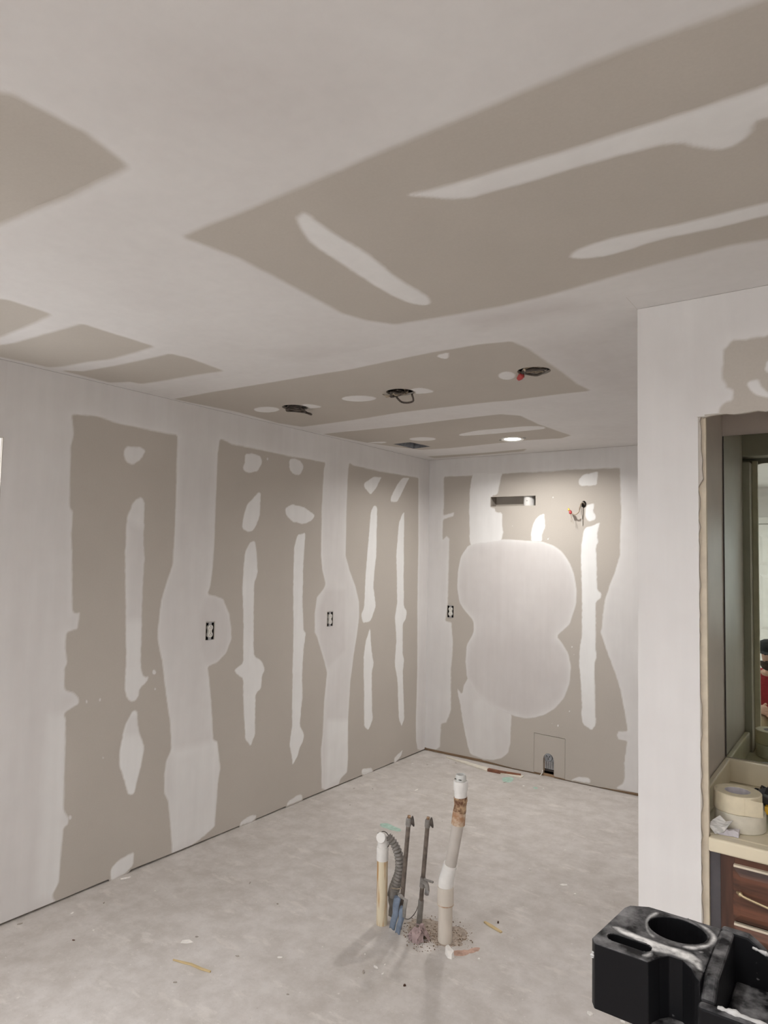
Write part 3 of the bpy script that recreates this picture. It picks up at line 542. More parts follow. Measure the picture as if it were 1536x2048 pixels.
# ================================================================ OUTLETS
def outlet(org, ux, label):
    """org on wall face, ux = along-wall unit vector (x axis), normal = into room"""
    org = Vector(org); ux = Vector(ux); uz = Vector((0,0,1)); n = ux.cross(uz); n = -n if n.dot(Vector(CAM)-org) < 0 else n
    P = lambda a, b, c: tuple(org+ux*a+uz*b+n*c)
    e = empty('outlet', tuple(org), label, 'outlet')
    def bx(a0,a1,b0,b1,c0,c1): 
        q = [P(a,b,c) for c in (c0,c1) for b in (b0,b1) for a in (a0,a1)]
        return q, [(0,1,3,2),(4,6,7,5),(0,4,5,1),(2,3,7,6),(0,2,6,4),(1,5,7,3)]
    w, h = OW/2-.0015, OH/2-.0015
    MB().add([P(a,b,c) for c in (-.001,-.055) for a,b in ((-w,-h),(w,-h),(w,h),(-w,h))],[(0,1,5,4),(1,2,6,5),(2,3,7,6),(3,0,4,7),(4,5,6,7)]).build('outlet_box','slot_black',e)
    y = MB(); y.add(*bx(-.011,.011,-.049,.049,-.004,-.001)); y.add(*bx(-.024,.024,.0475,.0515,-.0005,.0015)); y.add(*bx(-.024,.024,-.0515,-.0475,-.0005,.0015)); y.build('mounting_strap','steel',e)
    f = MB()
    for s_ in (-1, 1):
        out = []
        for k in range(24):
            a = 2*math.pi*k/24; px_, pz_ = .0172*math.cos(a), .0172*math.sin(a); pz_ = max(-.0142, min(.0142, pz_)); out.append((px_, s_*.0195+pz_))
        f.rings([[P(a,b,-.012) for a,b in out],[P(a,b,.0045) for a,b in out],[P(a*.92,s_*.0195+(b-s_*.0195)*.92,.006) for a,b in out]])
    f.add(*bx(-.012,.012,-.008,.008,-.012,.003)); face = f.build('receptacle','ivory_device',e)
    for s_ in (-1, 1):
        for a,b,hw,hh in ((-.0062,.0015,.0011,.0042),(.0062,.0015,.0011,.0036),(0,-.0085,.0023,.0023)):
            MB().add(*bx(a-hw,a+hw,s_*.0195-b-hh,s_*.0195-b+hh,.0058,.0064)).build('slot','slot_black',face)
    MB().lathe([(.003,.0028),(.003,.0042),(.001,.0045)],P(0,0,0),tuple(n),10).build('screw','steel',face)
outlet((0,)+OUT_L[0], (0,1,0), 'bare duplex outlet in the left wall on the seam ahead of the window')
outlet((0,)+OUT_L[1], (0,1,0), 'bare duplex outlet in the left wall inside the pale oval skim patch')
outlet((OB[0],D,OB[1]), (1,0,0), 'bare duplex outlet in the end wall beside the room corner')
# dryer outlet in the arch cut
e = empty('range_outlet', (AX,D,0), 'grey round-faced heavy appliance outlet in an arched cut at the floor', 'outlet')
o3 = lambda a, b, c: (AX+a, D-c, b)
bxm = MB().box((AX-.036,D+.012,.055),(AX+.036,D+.06,.168)).build('metal_box','box_metal',e)
for k in range(4): MB().tube([(AX-.024+.016*k,D+.010,.060),(AX-.024+.016*k,D+.010,.112)],.006,8).build('rib','steel',bxm,smooth=True)
fc = MB().lathe([(.030,-.012),(.030,.000),(.0275,.004),(.010,.0045)],(AX-.002,D+.004,.142),(0,-1,0),28).build('outlet_face','box_metal',e,smooth=True)
for a,b,rot in ((-.011,.008,.6),(.011,.008,-.6),(0,-.010,0)):
    c_, s_ = math.cos(rot), math.sin(rot)
    q = [(a+x*c_-z*s_, b+x*s_+z*c_) for x,z in ((-.0022,-.008),(.0022,-.008),(.0022,.008),(-.0022,.008))]
    MB().rings([[(AX-.002+u,D-.0002,.142+v) for u,v in q],[(AX-.002+u,D-.0012,.142+v) for u,v in q]]).build('slot','slot_black',fc)
MB().tube([(AX+.038*math.cos(a), D+.004, .13+.042*math.sin(a)) for a in [math.pi*k/8 for k in range(9)]],.0022,6).build('clamp_ring','steel',e,smooth=True)
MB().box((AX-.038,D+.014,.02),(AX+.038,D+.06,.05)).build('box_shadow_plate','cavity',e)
tag(MB().tube([(AX-.042,D-.004,.045),(AX-.046,D-.010,.022),(AX-.056,D-.020,.006),(AX-.062,D-.025,.0025)],.003,6,4).build('wire_scrap','flake_white'),'short white wire scrap hanging beside the arched outlet cut','wire')

# recess slot: pipe in the wall cavity
pe = empty('vent_pipe', (.888,D+.055,1.95), 'white plastic pipe standing inside the long wall slot', 'pipe')
MB().lathe([(.043,0),(.043,.42),(.038,.42),(.038,0)],(.888,D+.060,1.99),(0,0,1),32,closed=True).build('pipe_body','pvc_white',pe,smooth=True)
MB().lathe([(.003,0),(.003,.002)],(.888,D+.018,2.068),(0,-1,0),8).build('test_hole','slot_black',pe)
MB().box((.53,D+.0135,1.985),(.845,D+.11,2.023)).box((.931,D+.0135,1.985),(1.03,D+.11,2.023)).build('slot_ledge','flake_grey',wall_back)
MB().box((.545,D+.0135,2.023),(.578,D+.11,2.2)).box((.972,D+.0135,2.023),(1.02,D+.11,2.2)).build('slot_stud','flake_grey',wall_back)
# sconce wires
se = empty('sconce_wires', (HX,D,HZ), 'pair of loose fixture wires poking from a small hole in the end wall', 'wires')
MB().tube([(HX,D+.03,HZ-.004),(HX-.008,D-.012,HZ+.012),(HX-.016,D-.032,HZ-.015),(HX-.024,D-.044,HZ-.060),(HX-.052,D-.052,HZ-.080),(HX-.075,D-.055,HZ-.066)],.0045,8,6).build('cable','tan_cable',se,smooth=True)
MB().tube([(HX+.004,D+.03,HZ),(HX-.002,D-.010,HZ+.014),(HX-.012,D-.018,HZ-.005),(HX-.010,D-.016,HZ-.10),(HX-.008,D-.006,HZ-.155)],.003,8,6).build('cable','ivory_device',se,smooth=True)
MB().lathe([(.005,0),(.011,.004),(.012,.016),(.007,.028),(.003,.030)],(HX-.078,D-.055,HZ-.075),(-.2,0,1),12).build('wire_nut','red_nut',se,smooth=True)
MB().lathe([(.004,0),(.008,.003),(.008,.012),(.003,.022)],(HX-.090,D-.055,HZ-.050),(-.4,0,1),10).build('wire_nut','wire_yellow',se,smooth=True)
for dx, dz in ((-.004,-.06),(.012,-.07)): MB().tube([(HX-.078,D-.055,HZ-.075),(HX-.074+dx*.5,D-.054,HZ-.075+dz*.5),(HX-.072+dx,D-.05,HZ-.075+dz)],.0013,5,3).build('wire_end','tan_cable',se)

# ================================================================ PIPES ON THE FLOOR
def at(y, x, py): return on(1, y, x, py)
# drain pipe with the white elbow
y1 = 2.547; p = on(2,0,765,1846); e = empty('drain_pipe', tuple(p), 'yellow-stained plastic drain stub with a white elbow and grey corrugated hose', 'pipe')
top = at(y1,765,1714); b0 = np.array([top[0]+.004, y1, 0.0])
MB().tube([b0, top], .0242, 24).build('pipe_body','pvc_stained',e,smooth=True)
el = at(y1,765,1668); c0 = np.array([top[0], y1, top[2]])
MB().tube([c0-[0,0,.012], c0+[0,0,.045]], .0262, 24).build('coupling','pvc_white',e,smooth=True)
elb = MB().tube([c0+[0,0,.04], c0+[0,0,.062], c0+[.001,-.004,.078], c0+[.004,-.016,.090], c0+[.006,-.026,.093]], lambda u: .0235-.002*u, 24, 5).build('elbow','pvc_white',e,smooth=True)
ring = [c0+np.array([.003+.030*math.cos(a), .004+.004*math.sin(a), .072+.036*math.sin(a)]) for a in np.linspace(-.22*math.pi, 1.12*math.pi, 20)]
MB().tube(ring, .0020, 6).build('clamp_band','dark_cable',e,smooth=True)
MB().box(tuple(ring[-5]-np.array([.008,.004,.003])), tuple(ring[-5]+np.array([.001,.004,.006]))).build('clamp_screw','slot_black',e)
hp = [at(y1+.010,776,1672), at(y1+.018,786,1684), at(y1+.028,795,1702), at(y1+.038,800,1724), at(y1+.045,799,1745), at(y1+.048,793,1764), at(y1+.048,788,1780)]
MB().tube(hp, lambda u: (.0150+.0085*u)+.0026*math.sin(u*2*math.pi*19), 16, 26).build('corrugated_hose','grey_hose',e,smooth=True)
hb = at(y1+.048,789,1776); hc = at(y1+.048,785,1791)
MB().tube([hb+[.002,0,.012], hc], .0240, 18).build('hose_cuff','grey_fitting',e,smooth=True)
HOSE = e
# copper stubs
def copper(yf, bpx, tpx, name, label):
    b_ = on(2,0,*bpx); yy = b_[1]; tp = at(yy,*tpx); e_ = empty(name, tuple(b_), label, 'pipe')
    ax = (tp-b_)/np.linalg.norm(tp-b_)
    MB().tube([b_, tp-ax*.03], .0098, 14).build('pipe_body','grimy_copper',e_,smooth=True)
    hd = tp-ax*.035
    MB().lathe([(.011,0),(.0128,.006),(.0128,.030),(.010,.036)], hd, ax, 16).build('compression_nut','grey_fitting',e_,smooth=True)
    MB().lathe([(.006,-.004),(.010,.002),(.021,.009),(.0225,.013),(.020,.014),(.008,.008)], hd+ax*.020+np.array([.007,.004,0]), (.74,.66,.10), 24).build('escutcheon','dark_cable',e_,smooth=True)
    MB().tube([hd+ax*.03, hd+ax*.046], .0075, 8).build('stub_end','pvc_rust',e_,smooth=True)
    return e_, b_, tp, ax
e1,b1,t1,a1 = copper(0,(799,1858),(818,1636),'copper_riser','dark copper water stub wrapped at its foot in a torn blue sleeve')
for k,(P0,P1,P2,w0,w1) in enumerate([((783,1788),(784,1815),(781,1832),.016,.012),((795,1795),(791,1830),(784,1857),.017,.014),((806,1815),(803,1838),(795,1866),.015,.012),((800,1788),(812,1800),(808,1836),.012,.008)]):
    yo = b1[1]-.03-.004*k if k else y1+.050
    q = [at(yo+.006, *P0), at(yo, *P1), at(yo, *P2)]
    q[2][2] = max(q[2][2], .004)
    mb = MB(); rows_ = []
    pts = [q[0], (q[0]+q[1])/2+np.array([0,-.006,0]), q[1], (q[1]+q[2])/2+np.array([0,-.004,0]), q[2]]
    for j, c in enumerate(pts):
        w_ = w0+(w1-w0)*j/4; rows_.append([c+np.array([w_*math.cos(a), -w_*.45*math.sin(a)*(1+.35*math.sin(3*a+j+k)), .004*math.sin(2*a+j)]) for a in [2*math.pi*i_/14 for i_ in range(14)]])
    mb.rings(rows_).build('torn_sleeve','blue_sleeve' if k in (1,2) else 'grey_fitting', HOSE if k == 0 else e1,smooth=True)
MB().tube([at(b1[1]-.03,783,1776), at(b1[1]-.03,795,1778), at(b1[1]-.028,803,1776)],.0022,6,4).build('wire_tie','tan_cable',e1)
e2,b2,t2,a2 = copper(0,(838,1850),(856,1639),'copper_riser','dark copper water stub with a small side valve and pink paper at its foot')
vz = b2+a2*((at(b2[1],848,1765)[2]-b2[2])/a2[2])
MB().tube([b2, b2+a2*.11], .0125, 14).build('lower_sleeve','grey_fitting',e2,smooth=True)
vb = MB().tube([vz-a2*.022, vz+a2*.022], .0125, 14).build('valve_body','grey_fitting',e2,smooth=True)
MB().tube([vz+[.006,-.004,.006], vz+[.026,-.014,.006], vz+[.036,-.020,-.006], vz+[.040,-.026,-.020]], .0100, 12, 4).build('valve_spout','grey_fitting',e2,smooth=True)
MB().lathe([(.0105,0),(.0105,.014),(.006,.0142)], vz+[.040,-.026,-.018], (.25,-.75,-.5), 6).build('spout_nut','steel',e2)
MB().box(tuple(vz+np.array([.014,-.016,.016])), tuple(vz+np.array([.060,-.004,.023]))).build('valve_handle','grey_fitting',e2,bevel=.002)
# crumpled pink paper
g = random.Random(21)
def crumple(name, m, c, r, hgt, seed, label, cat, n=70, parent=None):
    g = np.random.RandomState(seed); nl, nm = 9, 14; rg = []
    for i in range(nl):
        th = math.pi*.5*(i/(nl-1)); rg.append([np.array(c)+np.array([r*(.35+.65*math.cos(th))*(1+.34*g.randn()*.6)*math.cos(a), r*(.35+.65*math.cos(th))*(1+.34*g.randn()*.6)*math.sin(a), max(.0015, hgt*math.sin(th)+.010*g.randn()*(i>0))]) for a in [2*math.pi*k/nm for k in range(nm)]])
    for v in rg[0]: v[2] = c[2]
    return tag(MB().rings(rg).build(name, m, parent), label, cat)
wc = on(2,0,836,1876); gw = np.random.RandomState(4); mb = MB()
for k in range(13):
    a_ = 2*math.pi*k/13+gw.uniform(-.25,.25); ca, sa = math.cos(a_), math.sin(a_); L_ = gw.uniform(.032,.056); h0 = gw.uniform(.020,.055); tw = gw.uniform(-.6,.6); rg = []
    for j in range(5):
        u = j/4; rad = .006+L_*u; zc_ = max(.002, h0*(1-u**1.6)+gw.uniform(-.004,.004)); hw_ = .010+.011*math.sin(math.pi*min(1,u+.2)); c_ = wc+np.array([rad*ca, rad*sa, zc_])
        off = [np.array([-sa*w_*hw_, ca*w_*hw_, abs(w_)*(-.006+.010*gw.rand())+tw*w_*hw_*.7]) for w_ in (-1,-.3,.4,1)]
        top_ = [c_+o2 for o2 in off]
        for p_ in top_: p_[2] = max(p_[2], .0016)
        rg.append(top_+[p_-np.array([0,0,.0012]) for p_ in top_[::-1]])
    mb.rings(rg)
tag(mb.build('paper_wad','pink_paper'),'crumpled dusty pink paper around the foot of the valve pipe','paper')
tag(MB().tube([on(2,.02,806,1836), on(2,.012,818,1838), on(2,.030,830,1826), on(2,.05,836,1812)],.0016,6,6).build('wire_scrap','dark_cable'),'thin dark wire scrap curling between the two copper stubs','wire')
# big waste pipe
y4 = 2.60; p = on(2,0,890,1882); e = empty('waste_pipe', tuple(p), 'tall dusty plastic waste pipe leaning sideways with a white capped top', 'pipe')
q = lambda x, py: at(p[1], x, py)
b4 = np.array([p[0], p[1], 0]); k1 = q(891,1806); 
MB().tube([b4, k1], .0302, 28).build('lower_pipe','pvc_dusty',e,smooth=True)
k2 = q(891,1772); MB().tube([q(891,1808), k2], .0352, 28).build('coupling','pvc_dusty',e,smooth=True)
MB().tube([k2-[0,0,.004], q(893,1758), q(897,1742), q(901,1728)], lambda u: .0315+.001*math.sin(6*u)-.002*u, 24, 4).build('bend','pvc_white',e,smooth=True)
MB().tube([q(900,1736), q(917,1642)], .0248, 24).build('middle_pipe','pvc_grey',e,smooth=True)
MB().tube([q(916,1648), q(919,1622)], lambda u: .0292-.002*u, 24, 3).build('stained_hub','pvc_stain_light',e,smooth=True)
MB().tube([q(919,1624), q(920.5,1612), q(921.5,1600)], lambda u: .0265+.0008*math.sin(u*9), 24, 6).build('rusty_neck','pvc_rust',e,smooth=True)
MB().tube([q(921.5,1603), q(921,1594)], .0285, 24).build('rusty_collar','pvc_rust',e,smooth=True)
tc = q(921,1596)
cap = MB().lathe([(.0255,0),(.0265,.02),(.0265,.028),(.0295,.034),(.0305,.062),(.0300,.070),(.0265,.072),(.0265,.070),(.0240,.071)], tc, (0,0,1), 28).build('cap_socket','pvc_white',e,smooth=True)
MB().lathe([(.022,.068),(.0225,.088),(.0200,.098),(.0185,.098),(.0185,.086),(.004,.085)], tc, (0,0,1), 28).build('test_plug','plug_grey',e,smooth=True)
for a in (-2.2,-1.2): MB().box(tuple(tc+np.array([.0226*math.cos(a)-.006,.0226*math.sin(a)-.0015,.0795])),tuple(tc+np.array([.0226*math.cos(a)+.006,.0226*math.sin(a)+.0015,.0825]))).build('plug_slot','slot_black',e)
MB().tube([q(891,1808), q(891,1806)], .0358, 28).build('joint_ring','pvc_stain_light',e,smooth=True)
# dirt around the pipe feet
mb = MB(); g = random.Random(9)
for k in range(900):
    px_, py_ = g.gauss(872,34), g.gauss(1868,17)
    if not (805 < px_ < 945 and 1830 < py_ < 1905): continue
    c = on(2,0,px_,py_); s_ = g.uniform(.0010,.0042); h_ = s_*g.uniform(.5,1.4); a = g.uniform(0,6)
    vs = [c+np.array([s_*g.uniform(.7,1.6)*math.cos(a+k_*2.09), s_*g.uniform(.6,1.2)*math.sin(a+k_*2.09), 0]) for k_ in range(3)]+[c+np.array([0,0,h_])]
    mb.add(vs, [(0,1,3),(1,2,3),(2,0,3),(2,1,0)])
tag(mb.build('dirt_crumbs','brown_dirt'),'dark brown dirt crumbs scattered around the pipe feet','dirt',kind='stuff')
patch('dirt_film', FLOOR, floor, [[(802,1842),(850,1838),(872,1838),(910,1845),(935,1858),(930,1878),(915,1893),(880,1898),(850,1888),(815,1876)]], feather=.03, hmax=.0008, wob=.03, fine=.010, cell=.005, m='dirt_film', rnd=.02)
patch('brick_dust', FLOOR, floor, [[(905,1903),(930,1900),(968,1893),(955,1902),(930,1910),(908,1912)]], feather=.01, hmax=.0012, wob=.012, fine=.008, cell=.004, m='brick_dust', rnd=.01)
for P in ([(760,1648),(772,1645),(790,1652),(806,1660),(800,1664),(780,1660),(765,1655)], [(1003,1556),(1012,1553),(1028,1555),(1026,1563),(1012,1566),(1004,1562)], [(1062,1574),(1072,1573),(1080,1577),(1070,1580)]):
    patch('mint_paint_residue', FLOOR, floor, [P], feather=.01, hmax=.0012, wob=.008, fine=.006, cell=.004, m='mint', rnd=.02)

# ================================================================ DEBRIS
def chip(px, size, m, name, label, cat, group, seed, th=.0025, asp=1.0, rot=None):
    g = random.Random(seed); c = on(2,0,*px); n = g.choice((5,6,7)); a0 = g.uniform(0,6) if rot is None else rot
    P = []
    for k in range(n):
        a = 2*math.pi*k/n; rr_ = size*.5*g.uniform(.65,1.1); x, y = rr_*math.cos(a), rr_*asp*math.sin(a)
        P.append((c[0]+x*math.cos(a0)-y*math.sin(a0), c[1]+x*math.sin(a0)+y*math.cos(a0)))
    o = MB().rings([[(x,y,0.0002) for x,y in P],[(c[0]+(x-c[0])*.93,c[1]+(y-c[1])*.93,th*g.uniform(.6,1.2)) for x,y in P]]).build(name, m)
    return tag(o, label, cat, group)
LW = 'small white flake of dried compound lying on the bare floor'
for i,(px,s_,a) in enumerate([((187,1861),.014,1),((145,1826),.020,.5),((645,1894),.007,1),((752,1935),.030,.5),((958,1918),.016,.7),((730,1909),.008,1),((1246,2044),.02,.8),((1128,1770),.045,.5),((1150,1788),.018,.6),((825,1527),.022,.6),((833,1580),.055,.25),((900,1526),.012,.6),((1047,1572),.022,.9),((1087,1577),.012,.8),((700,1533),.01,.8),((885,1518),.010,.6),((1060,1740),.010,.7),((1205,1905),.012,.8),((560,1915),.03,.4),((310,1782),.010,.7),((770,1930),.010,.7),((1130,1700),.014,.5),((765,1948),.012,.5),((865,1530),.012,.6)]):
    own = {(752,1935):'triangular white flake beside a grey curled scrap before the pipes',(1128,1770):'broad pale flake on the floor between waste pipe and stepladder',(1047,1572):'small white chunk between the two mint green spots by the end wall',(833,1580):'long thin white flake lying between the left wall and waste pipe',(560,1915):'long pale flake near the yellowish wood sliver',(958,1918):'small white flake beside the reddish dust streak'}.get(px)
    chip(px, s_, 'flake_white','compound_flake',own or LW,'flake',None if own else 'white compound flakes on the floor',100+i,asp=a)
LG = 'small grey-brown scrap lying on the bare floor'
for i,(px,s_,a) in enumerate([((208,1806),.016,.5),((40,1848),.028,.4),((393,1874),.016,.6),((475,1912),.020,.5),((500,1766),.022,.4),((555,1808),.012,.7),((575,1989),.012,.7),((708,1577),.014,.5),((745,1578),.012,.4),((897,1522),.010,.4),((912,1526),.016,.7),((727,1944),.030,.35),((350,1965),.022,.4),((884,1643),.010,.4),((1010,1565),.04,.1),((1020,1598),.012,.5),((855,1530),.018,.3),((700,1610),.010,.6),((1180,1580),.012,.5)]):
    own = {(727,1944):'grey curled scrap beside a triangular white flake',(1010,1565):'thin grey splinter beside the mint green spot by the end wall',(40,1848):'flat grey scrap tucked against the foot of the left wall'}.get(px)
    chip(px, s_, 'flake_grey','floor_scrap',own or LG,'scrap',None if own else 'grey scraps on the floor',200+i,asp=a)
for px in ((809,1972),(996,1846)):
    chip(px,.011,'seed_brown','nut_shell','tiny dark round crumb '+('beside the short yellow wood sliver' if px[0]>900 else 'alone on the open floor before the pipes'),'crumb',None,int(px[0]),th=.006)
chip((147,1881),.016,'seed_brown','dark_splinter','short black splinter beside the white disc flake near the left wall','splinter',None,77,th=.004,asp=.3,rot=.6)
chip((372,1884),.060,'flake_white','compound_disc','flat oval white compound flake lying by a black splinter','flake',None,78,th=.003,asp=.6)
chip((372*0+1180,2027),.030,'flake_white','compound_disc','round pale compound flake on the floor below the stepladder top','flake',None,79,th=.003,asp=.9)
chip((900,1912),.062,'flake_white','plaster_chunk','chunky white plaster lump in front of the waste pipe','plaster lump',None,80,th=.028,asp=.6)
chip((250,1757),.055,'flake_white','compound_slab','white curled compound slab against the left wall base','flake',None,81,th=.004,asp=.35,rot=1.2)
def strip(pxs, w, h, m, name, label, cat):
    P = [on(2,0,*q_) for q_ in pxs]; rg = []
    for i, c in enumerate(P):
        d_ = P[min(i+1,len(P)-1)]-P[max(i-1,0)]; d_ /= np.linalg.norm(d_); s_ = np.array([-d_[1],d_[0],0])
        k = w[i] if isinstance(w,(list,tuple)) else w; hh = h[i] if isinstance(h,(list,tuple)) else h
        rg.append([c-s_*k/2+[0,0,.0003], c+s_*k/2+[0,0,.0003], c+s_*k/2+[0,0,hh], c-s_*k/2+[0,0,hh]])
    return tag(MB().rings(rg).build(name, m, bevel=.0008), label, cat)
strip([(346,1921),(365,1926),(382,1930),(402,1939),(421,1945)],[.004,.008,.009,.010,.007],.006,'lath','wood_sliver','long thin yellowish wood sliver on the floor before the left wall','wood scrap')
strip([(969,1845),(982,1853),(1003,1866)],[.010,.016,.011],.006,'lath','wood_sliver','short yellow wood sliver on the floor beside the waste pipe','wood scrap')
strip([(893,1515),(930,1526),(975,1540),(1045,1555)],[.012,.045,.06,.055],.008,'cream_wood','trim_scrap','cream painted trim strip lying along the foot of the end wall','wood scrap')
strip([(976,1542),(1000,1547),(1042,1553)],[.030,.026,.006],.020,'red_wood','wood_shim','reddish brown wood shim lying on the cream trim strip','wood scrap')

# ================================================================ STEPLADDER
ZT = 1.18; CAPH = .073; X0, X1c, YN, YF = 2.790, 3.125, .818, .945
e = empty('stepladder', (2.957,.88,0), 'stepladder with a black plastic tool-tray top smeared with compound', 'ladder')
lt = lambda u, v: Vector((u, v, ZT))
def stad(x0, x1, yc, r, n=8): return [(x1-r+r*math.cos(a), yc+r*math.sin(a)) for a in np.linspace(-math.pi/2, math.pi/2, n)]+[(x0+r+r*math.cos(a), yc+r*math.sin(a)) for a in np.linspace(math.pi/2, 1.5*math.pi, n)]
XS = 2.910
notch = [(2.856,YN),(2.864,.836),(2.872,.846),(2.886,.846),(2.897,.836),(2.903,.824),(2.903,YN)]
outer = [(X0+.006,YN),(2.856,YN)]+notch[1:6]+[(XS,.816),(XS,YF),(X0+.035,YF),(X0+.014,YF-.012),(X0+.010,YF-.022),(X0,YN+.010)]
deck = sheet([outer, stad(2.803,2.853,.845,.0085), circ(2.867,.909,.033,.0285,32)], lt, (0,0,1), CAPH, 'cap_deck','black_plastic',e,closed_back=False)
bv = deck.modifiers.new('bevel','BEVEL'); bv.width=.0045; bv.segments=4; bv.limit_method='ANGLE'; bv.angle_limit=math.radians(50)
MB().box((X0+.008,YN+.004,ZT-CAPH),(XS,YF-.012,ZT-CAPH+.006)).build('cap_floor','black_plastic',e)
MB().lathe([(.036,0),(.036,.050),(.0335,.050),(.0335,0)],(2.867,.909,ZT-.055),(0,0,1),32,closed=True).build('hole_sleeve','black_plastic',e,smooth=True)
# tray half
tr_ = MB(); yn, yf = .800, YF+.004; zr = ZT+.004; wl = .012; zb = ZT-CAPH; zl = zr-.020
def prism_y(P, ya, yb): tr_.rings([[(x,ya,z) for x,z in P],[(x,yb,z) for x,z in P]])
prism_y([(XS,zb),(X1c,zb),(X1c,zl-.004),(XS+.075,zl-.004),(XS+.052,zl+.004),(XS+.040,zr-.006),(XS+.030,zr),(XS,zr)], yf-wl, yf)
prism_y([(XS,zb),(X1c,zb),(X1c,zl),(XS,zl)], yn, yn+wl)
tr_.rings([[(XS,yn+wl,zb),(XS,yf-wl,zb),(XS,yf-wl,zr),(XS,yn+wl+.02,zr-.004),(XS,yn+wl,zl)],[(XS+.016,yn+wl,zb),(XS+.016,yf-wl,zb),(XS+.016,yf-wl,zr),(XS+.016,yn+wl+.02,zr-.004),(XS+.016,yn+wl,zl)]])
tr_.box((X1c-.014,yn+wl,zb),(X1c,yf-wl,zl-.004)); tr_.box((XS+.016,yn+wl,zb),(X1c-.014,yf-wl,ZT-.050))
tr_.build('tool_tray','black_plastic',e,bevel=.004,seg=3)
CAPP = Plane(2, ZT, (0,0,1))
SLOTP = stad(2.803,2.853,.845,.0085); HOLEP = circ(2.867,.909,.033,.0285,32)
def grow(P, k): c_ = np.mean(np.array(P),0); return [tuple(c_+(np.array(p_)-c_)*k) for p_ in P]
smears = [([[(1216,1851),(1235,1850),(1265,1864),(1302,1878),(1345,1892),(1385,1905),(1409,1921),(1410,1946),(1394,1942),(1378,1926),(1340,1911),(1306,1906),(1290,1896),(1258,1876),(1232,1864)]], False),
          ([[(1304,1902),(1306,1911),(1292,1916),(1280,1910),(1294,1906)]], False),
          ([[(1372,1835),(1392,1843),(1416,1854),(1431,1866),(1438,1878),(1431,1892),(1410,1900),(1385,1902),(1360,1896),(1362,1889),(1390,1890),(1412,1886),(1422,1876),(1414,1864),(1400,1852),(1380,1842)]], False),
          ([[(1288,1840),(1298,1828),(1312,1822),(1322,1826),(1304,1836),(1296,1846),(1298,1860),(1316,1874),(1308,1879),(1291,1866)]], False),
          ([[(1393,1900),(1406,1901),(1411,1906),(1402,1909),(1394,1905)]], False), ([grow(SLOTP,1.16)], True)]
for P, w_ in smears:
    patch('compound_smear', CAPP, e, P, holes=[SLOTP, HOLEP], feather=.0075, hmax=.0004, wob=.0006, fine=.0012, cell=.0012, m='smear', rnd=.003, world=w_)
def blob(pts, r_):
    MB().tube(pts, lambda u: r_*(.35+.65*math.sin(math.pi*min(1,u*.92+.06)))*(1+.25*math.sin(17*u)+.15*math.sin(41*u)), 10, 8).build('compound_lump','splatter',e,smooth=True)
blob([(2.928,yn+.008,zl-.0004),(2.938,yn+.008,zl),(2.955,yn+.008,zl-.0004),(2.985,yn+.007,zl-.0006)],.0034)
blob([(2.944,yf-.012,zr-.011),(2.958,yf-.011,zr-.014),(2.974,yf-.008,zr-.019)],.0022)
blob([(X0+.0035,YN+.004,ZT-.012),(X0+.003,YN+.003,ZT-.016),(X0+.003,YN+.0025,ZT-.019)],.0025)
def rail(x_t, y_t, x_b, y_b, m):
    w, dpt = .012, .020
    MB().rings([[(x_b-w,y_b-dpt,0),(x_b+w,y_b-dpt,0),(x_b+w,y_b+dpt,0),(x_b-w,y_b+dpt,0)],[(x_t-w,y_t-dpt,ZT-CAPH),(x_t+w,y_t-dpt,ZT-CAPH),(x_t+w,y_t+dpt,ZT-CAPH),(x_t-w,y_t+dpt,ZT-CAPH)]]).build('rail',m,e,bevel=.002)
for sgn in (-1,1):
    rail(2.957+sgn*.095,.885,2.957+sgn*.215,.46,'fiberglass'); rail(2.957+sgn*.090,.905,2.957+sgn*.19,1.34,'fiberglass')
for k in range(3):
    z = .28+.28*k; f_ = 1-z/(ZT-CAPH); hw = .095+(.215-.095)*f_; yy = .885+(.46-.885)*f_
    MB().box((2.957-hw+.012,yy-.04,z-.012),(2.957+hw-.012,yy+.045,z+.012)).build('step','aluminium',e,bevel=.002)
for z in (.22,.62):
    f_ = 1-z/(ZT-CAPH); hw = .090+(.19-.090)*f_; yy = .905+(1.34-.905)*f_
    MB().tube([(2.957-hw,yy,z),(2.957+hw,yy,z)],.008,8).build('rear_brace','aluminium',e)
for sgn in (-1,1):
    f_ = 1-.55/(ZT-CAPH); MB().tube([(2.957+sgn*(.095+.12*f_),.885-.425*f_,.55),(2.957+sgn*(.090+.10*f_),.905+.435*f_,.55)],.006,6).build('spreader','aluminium',e)

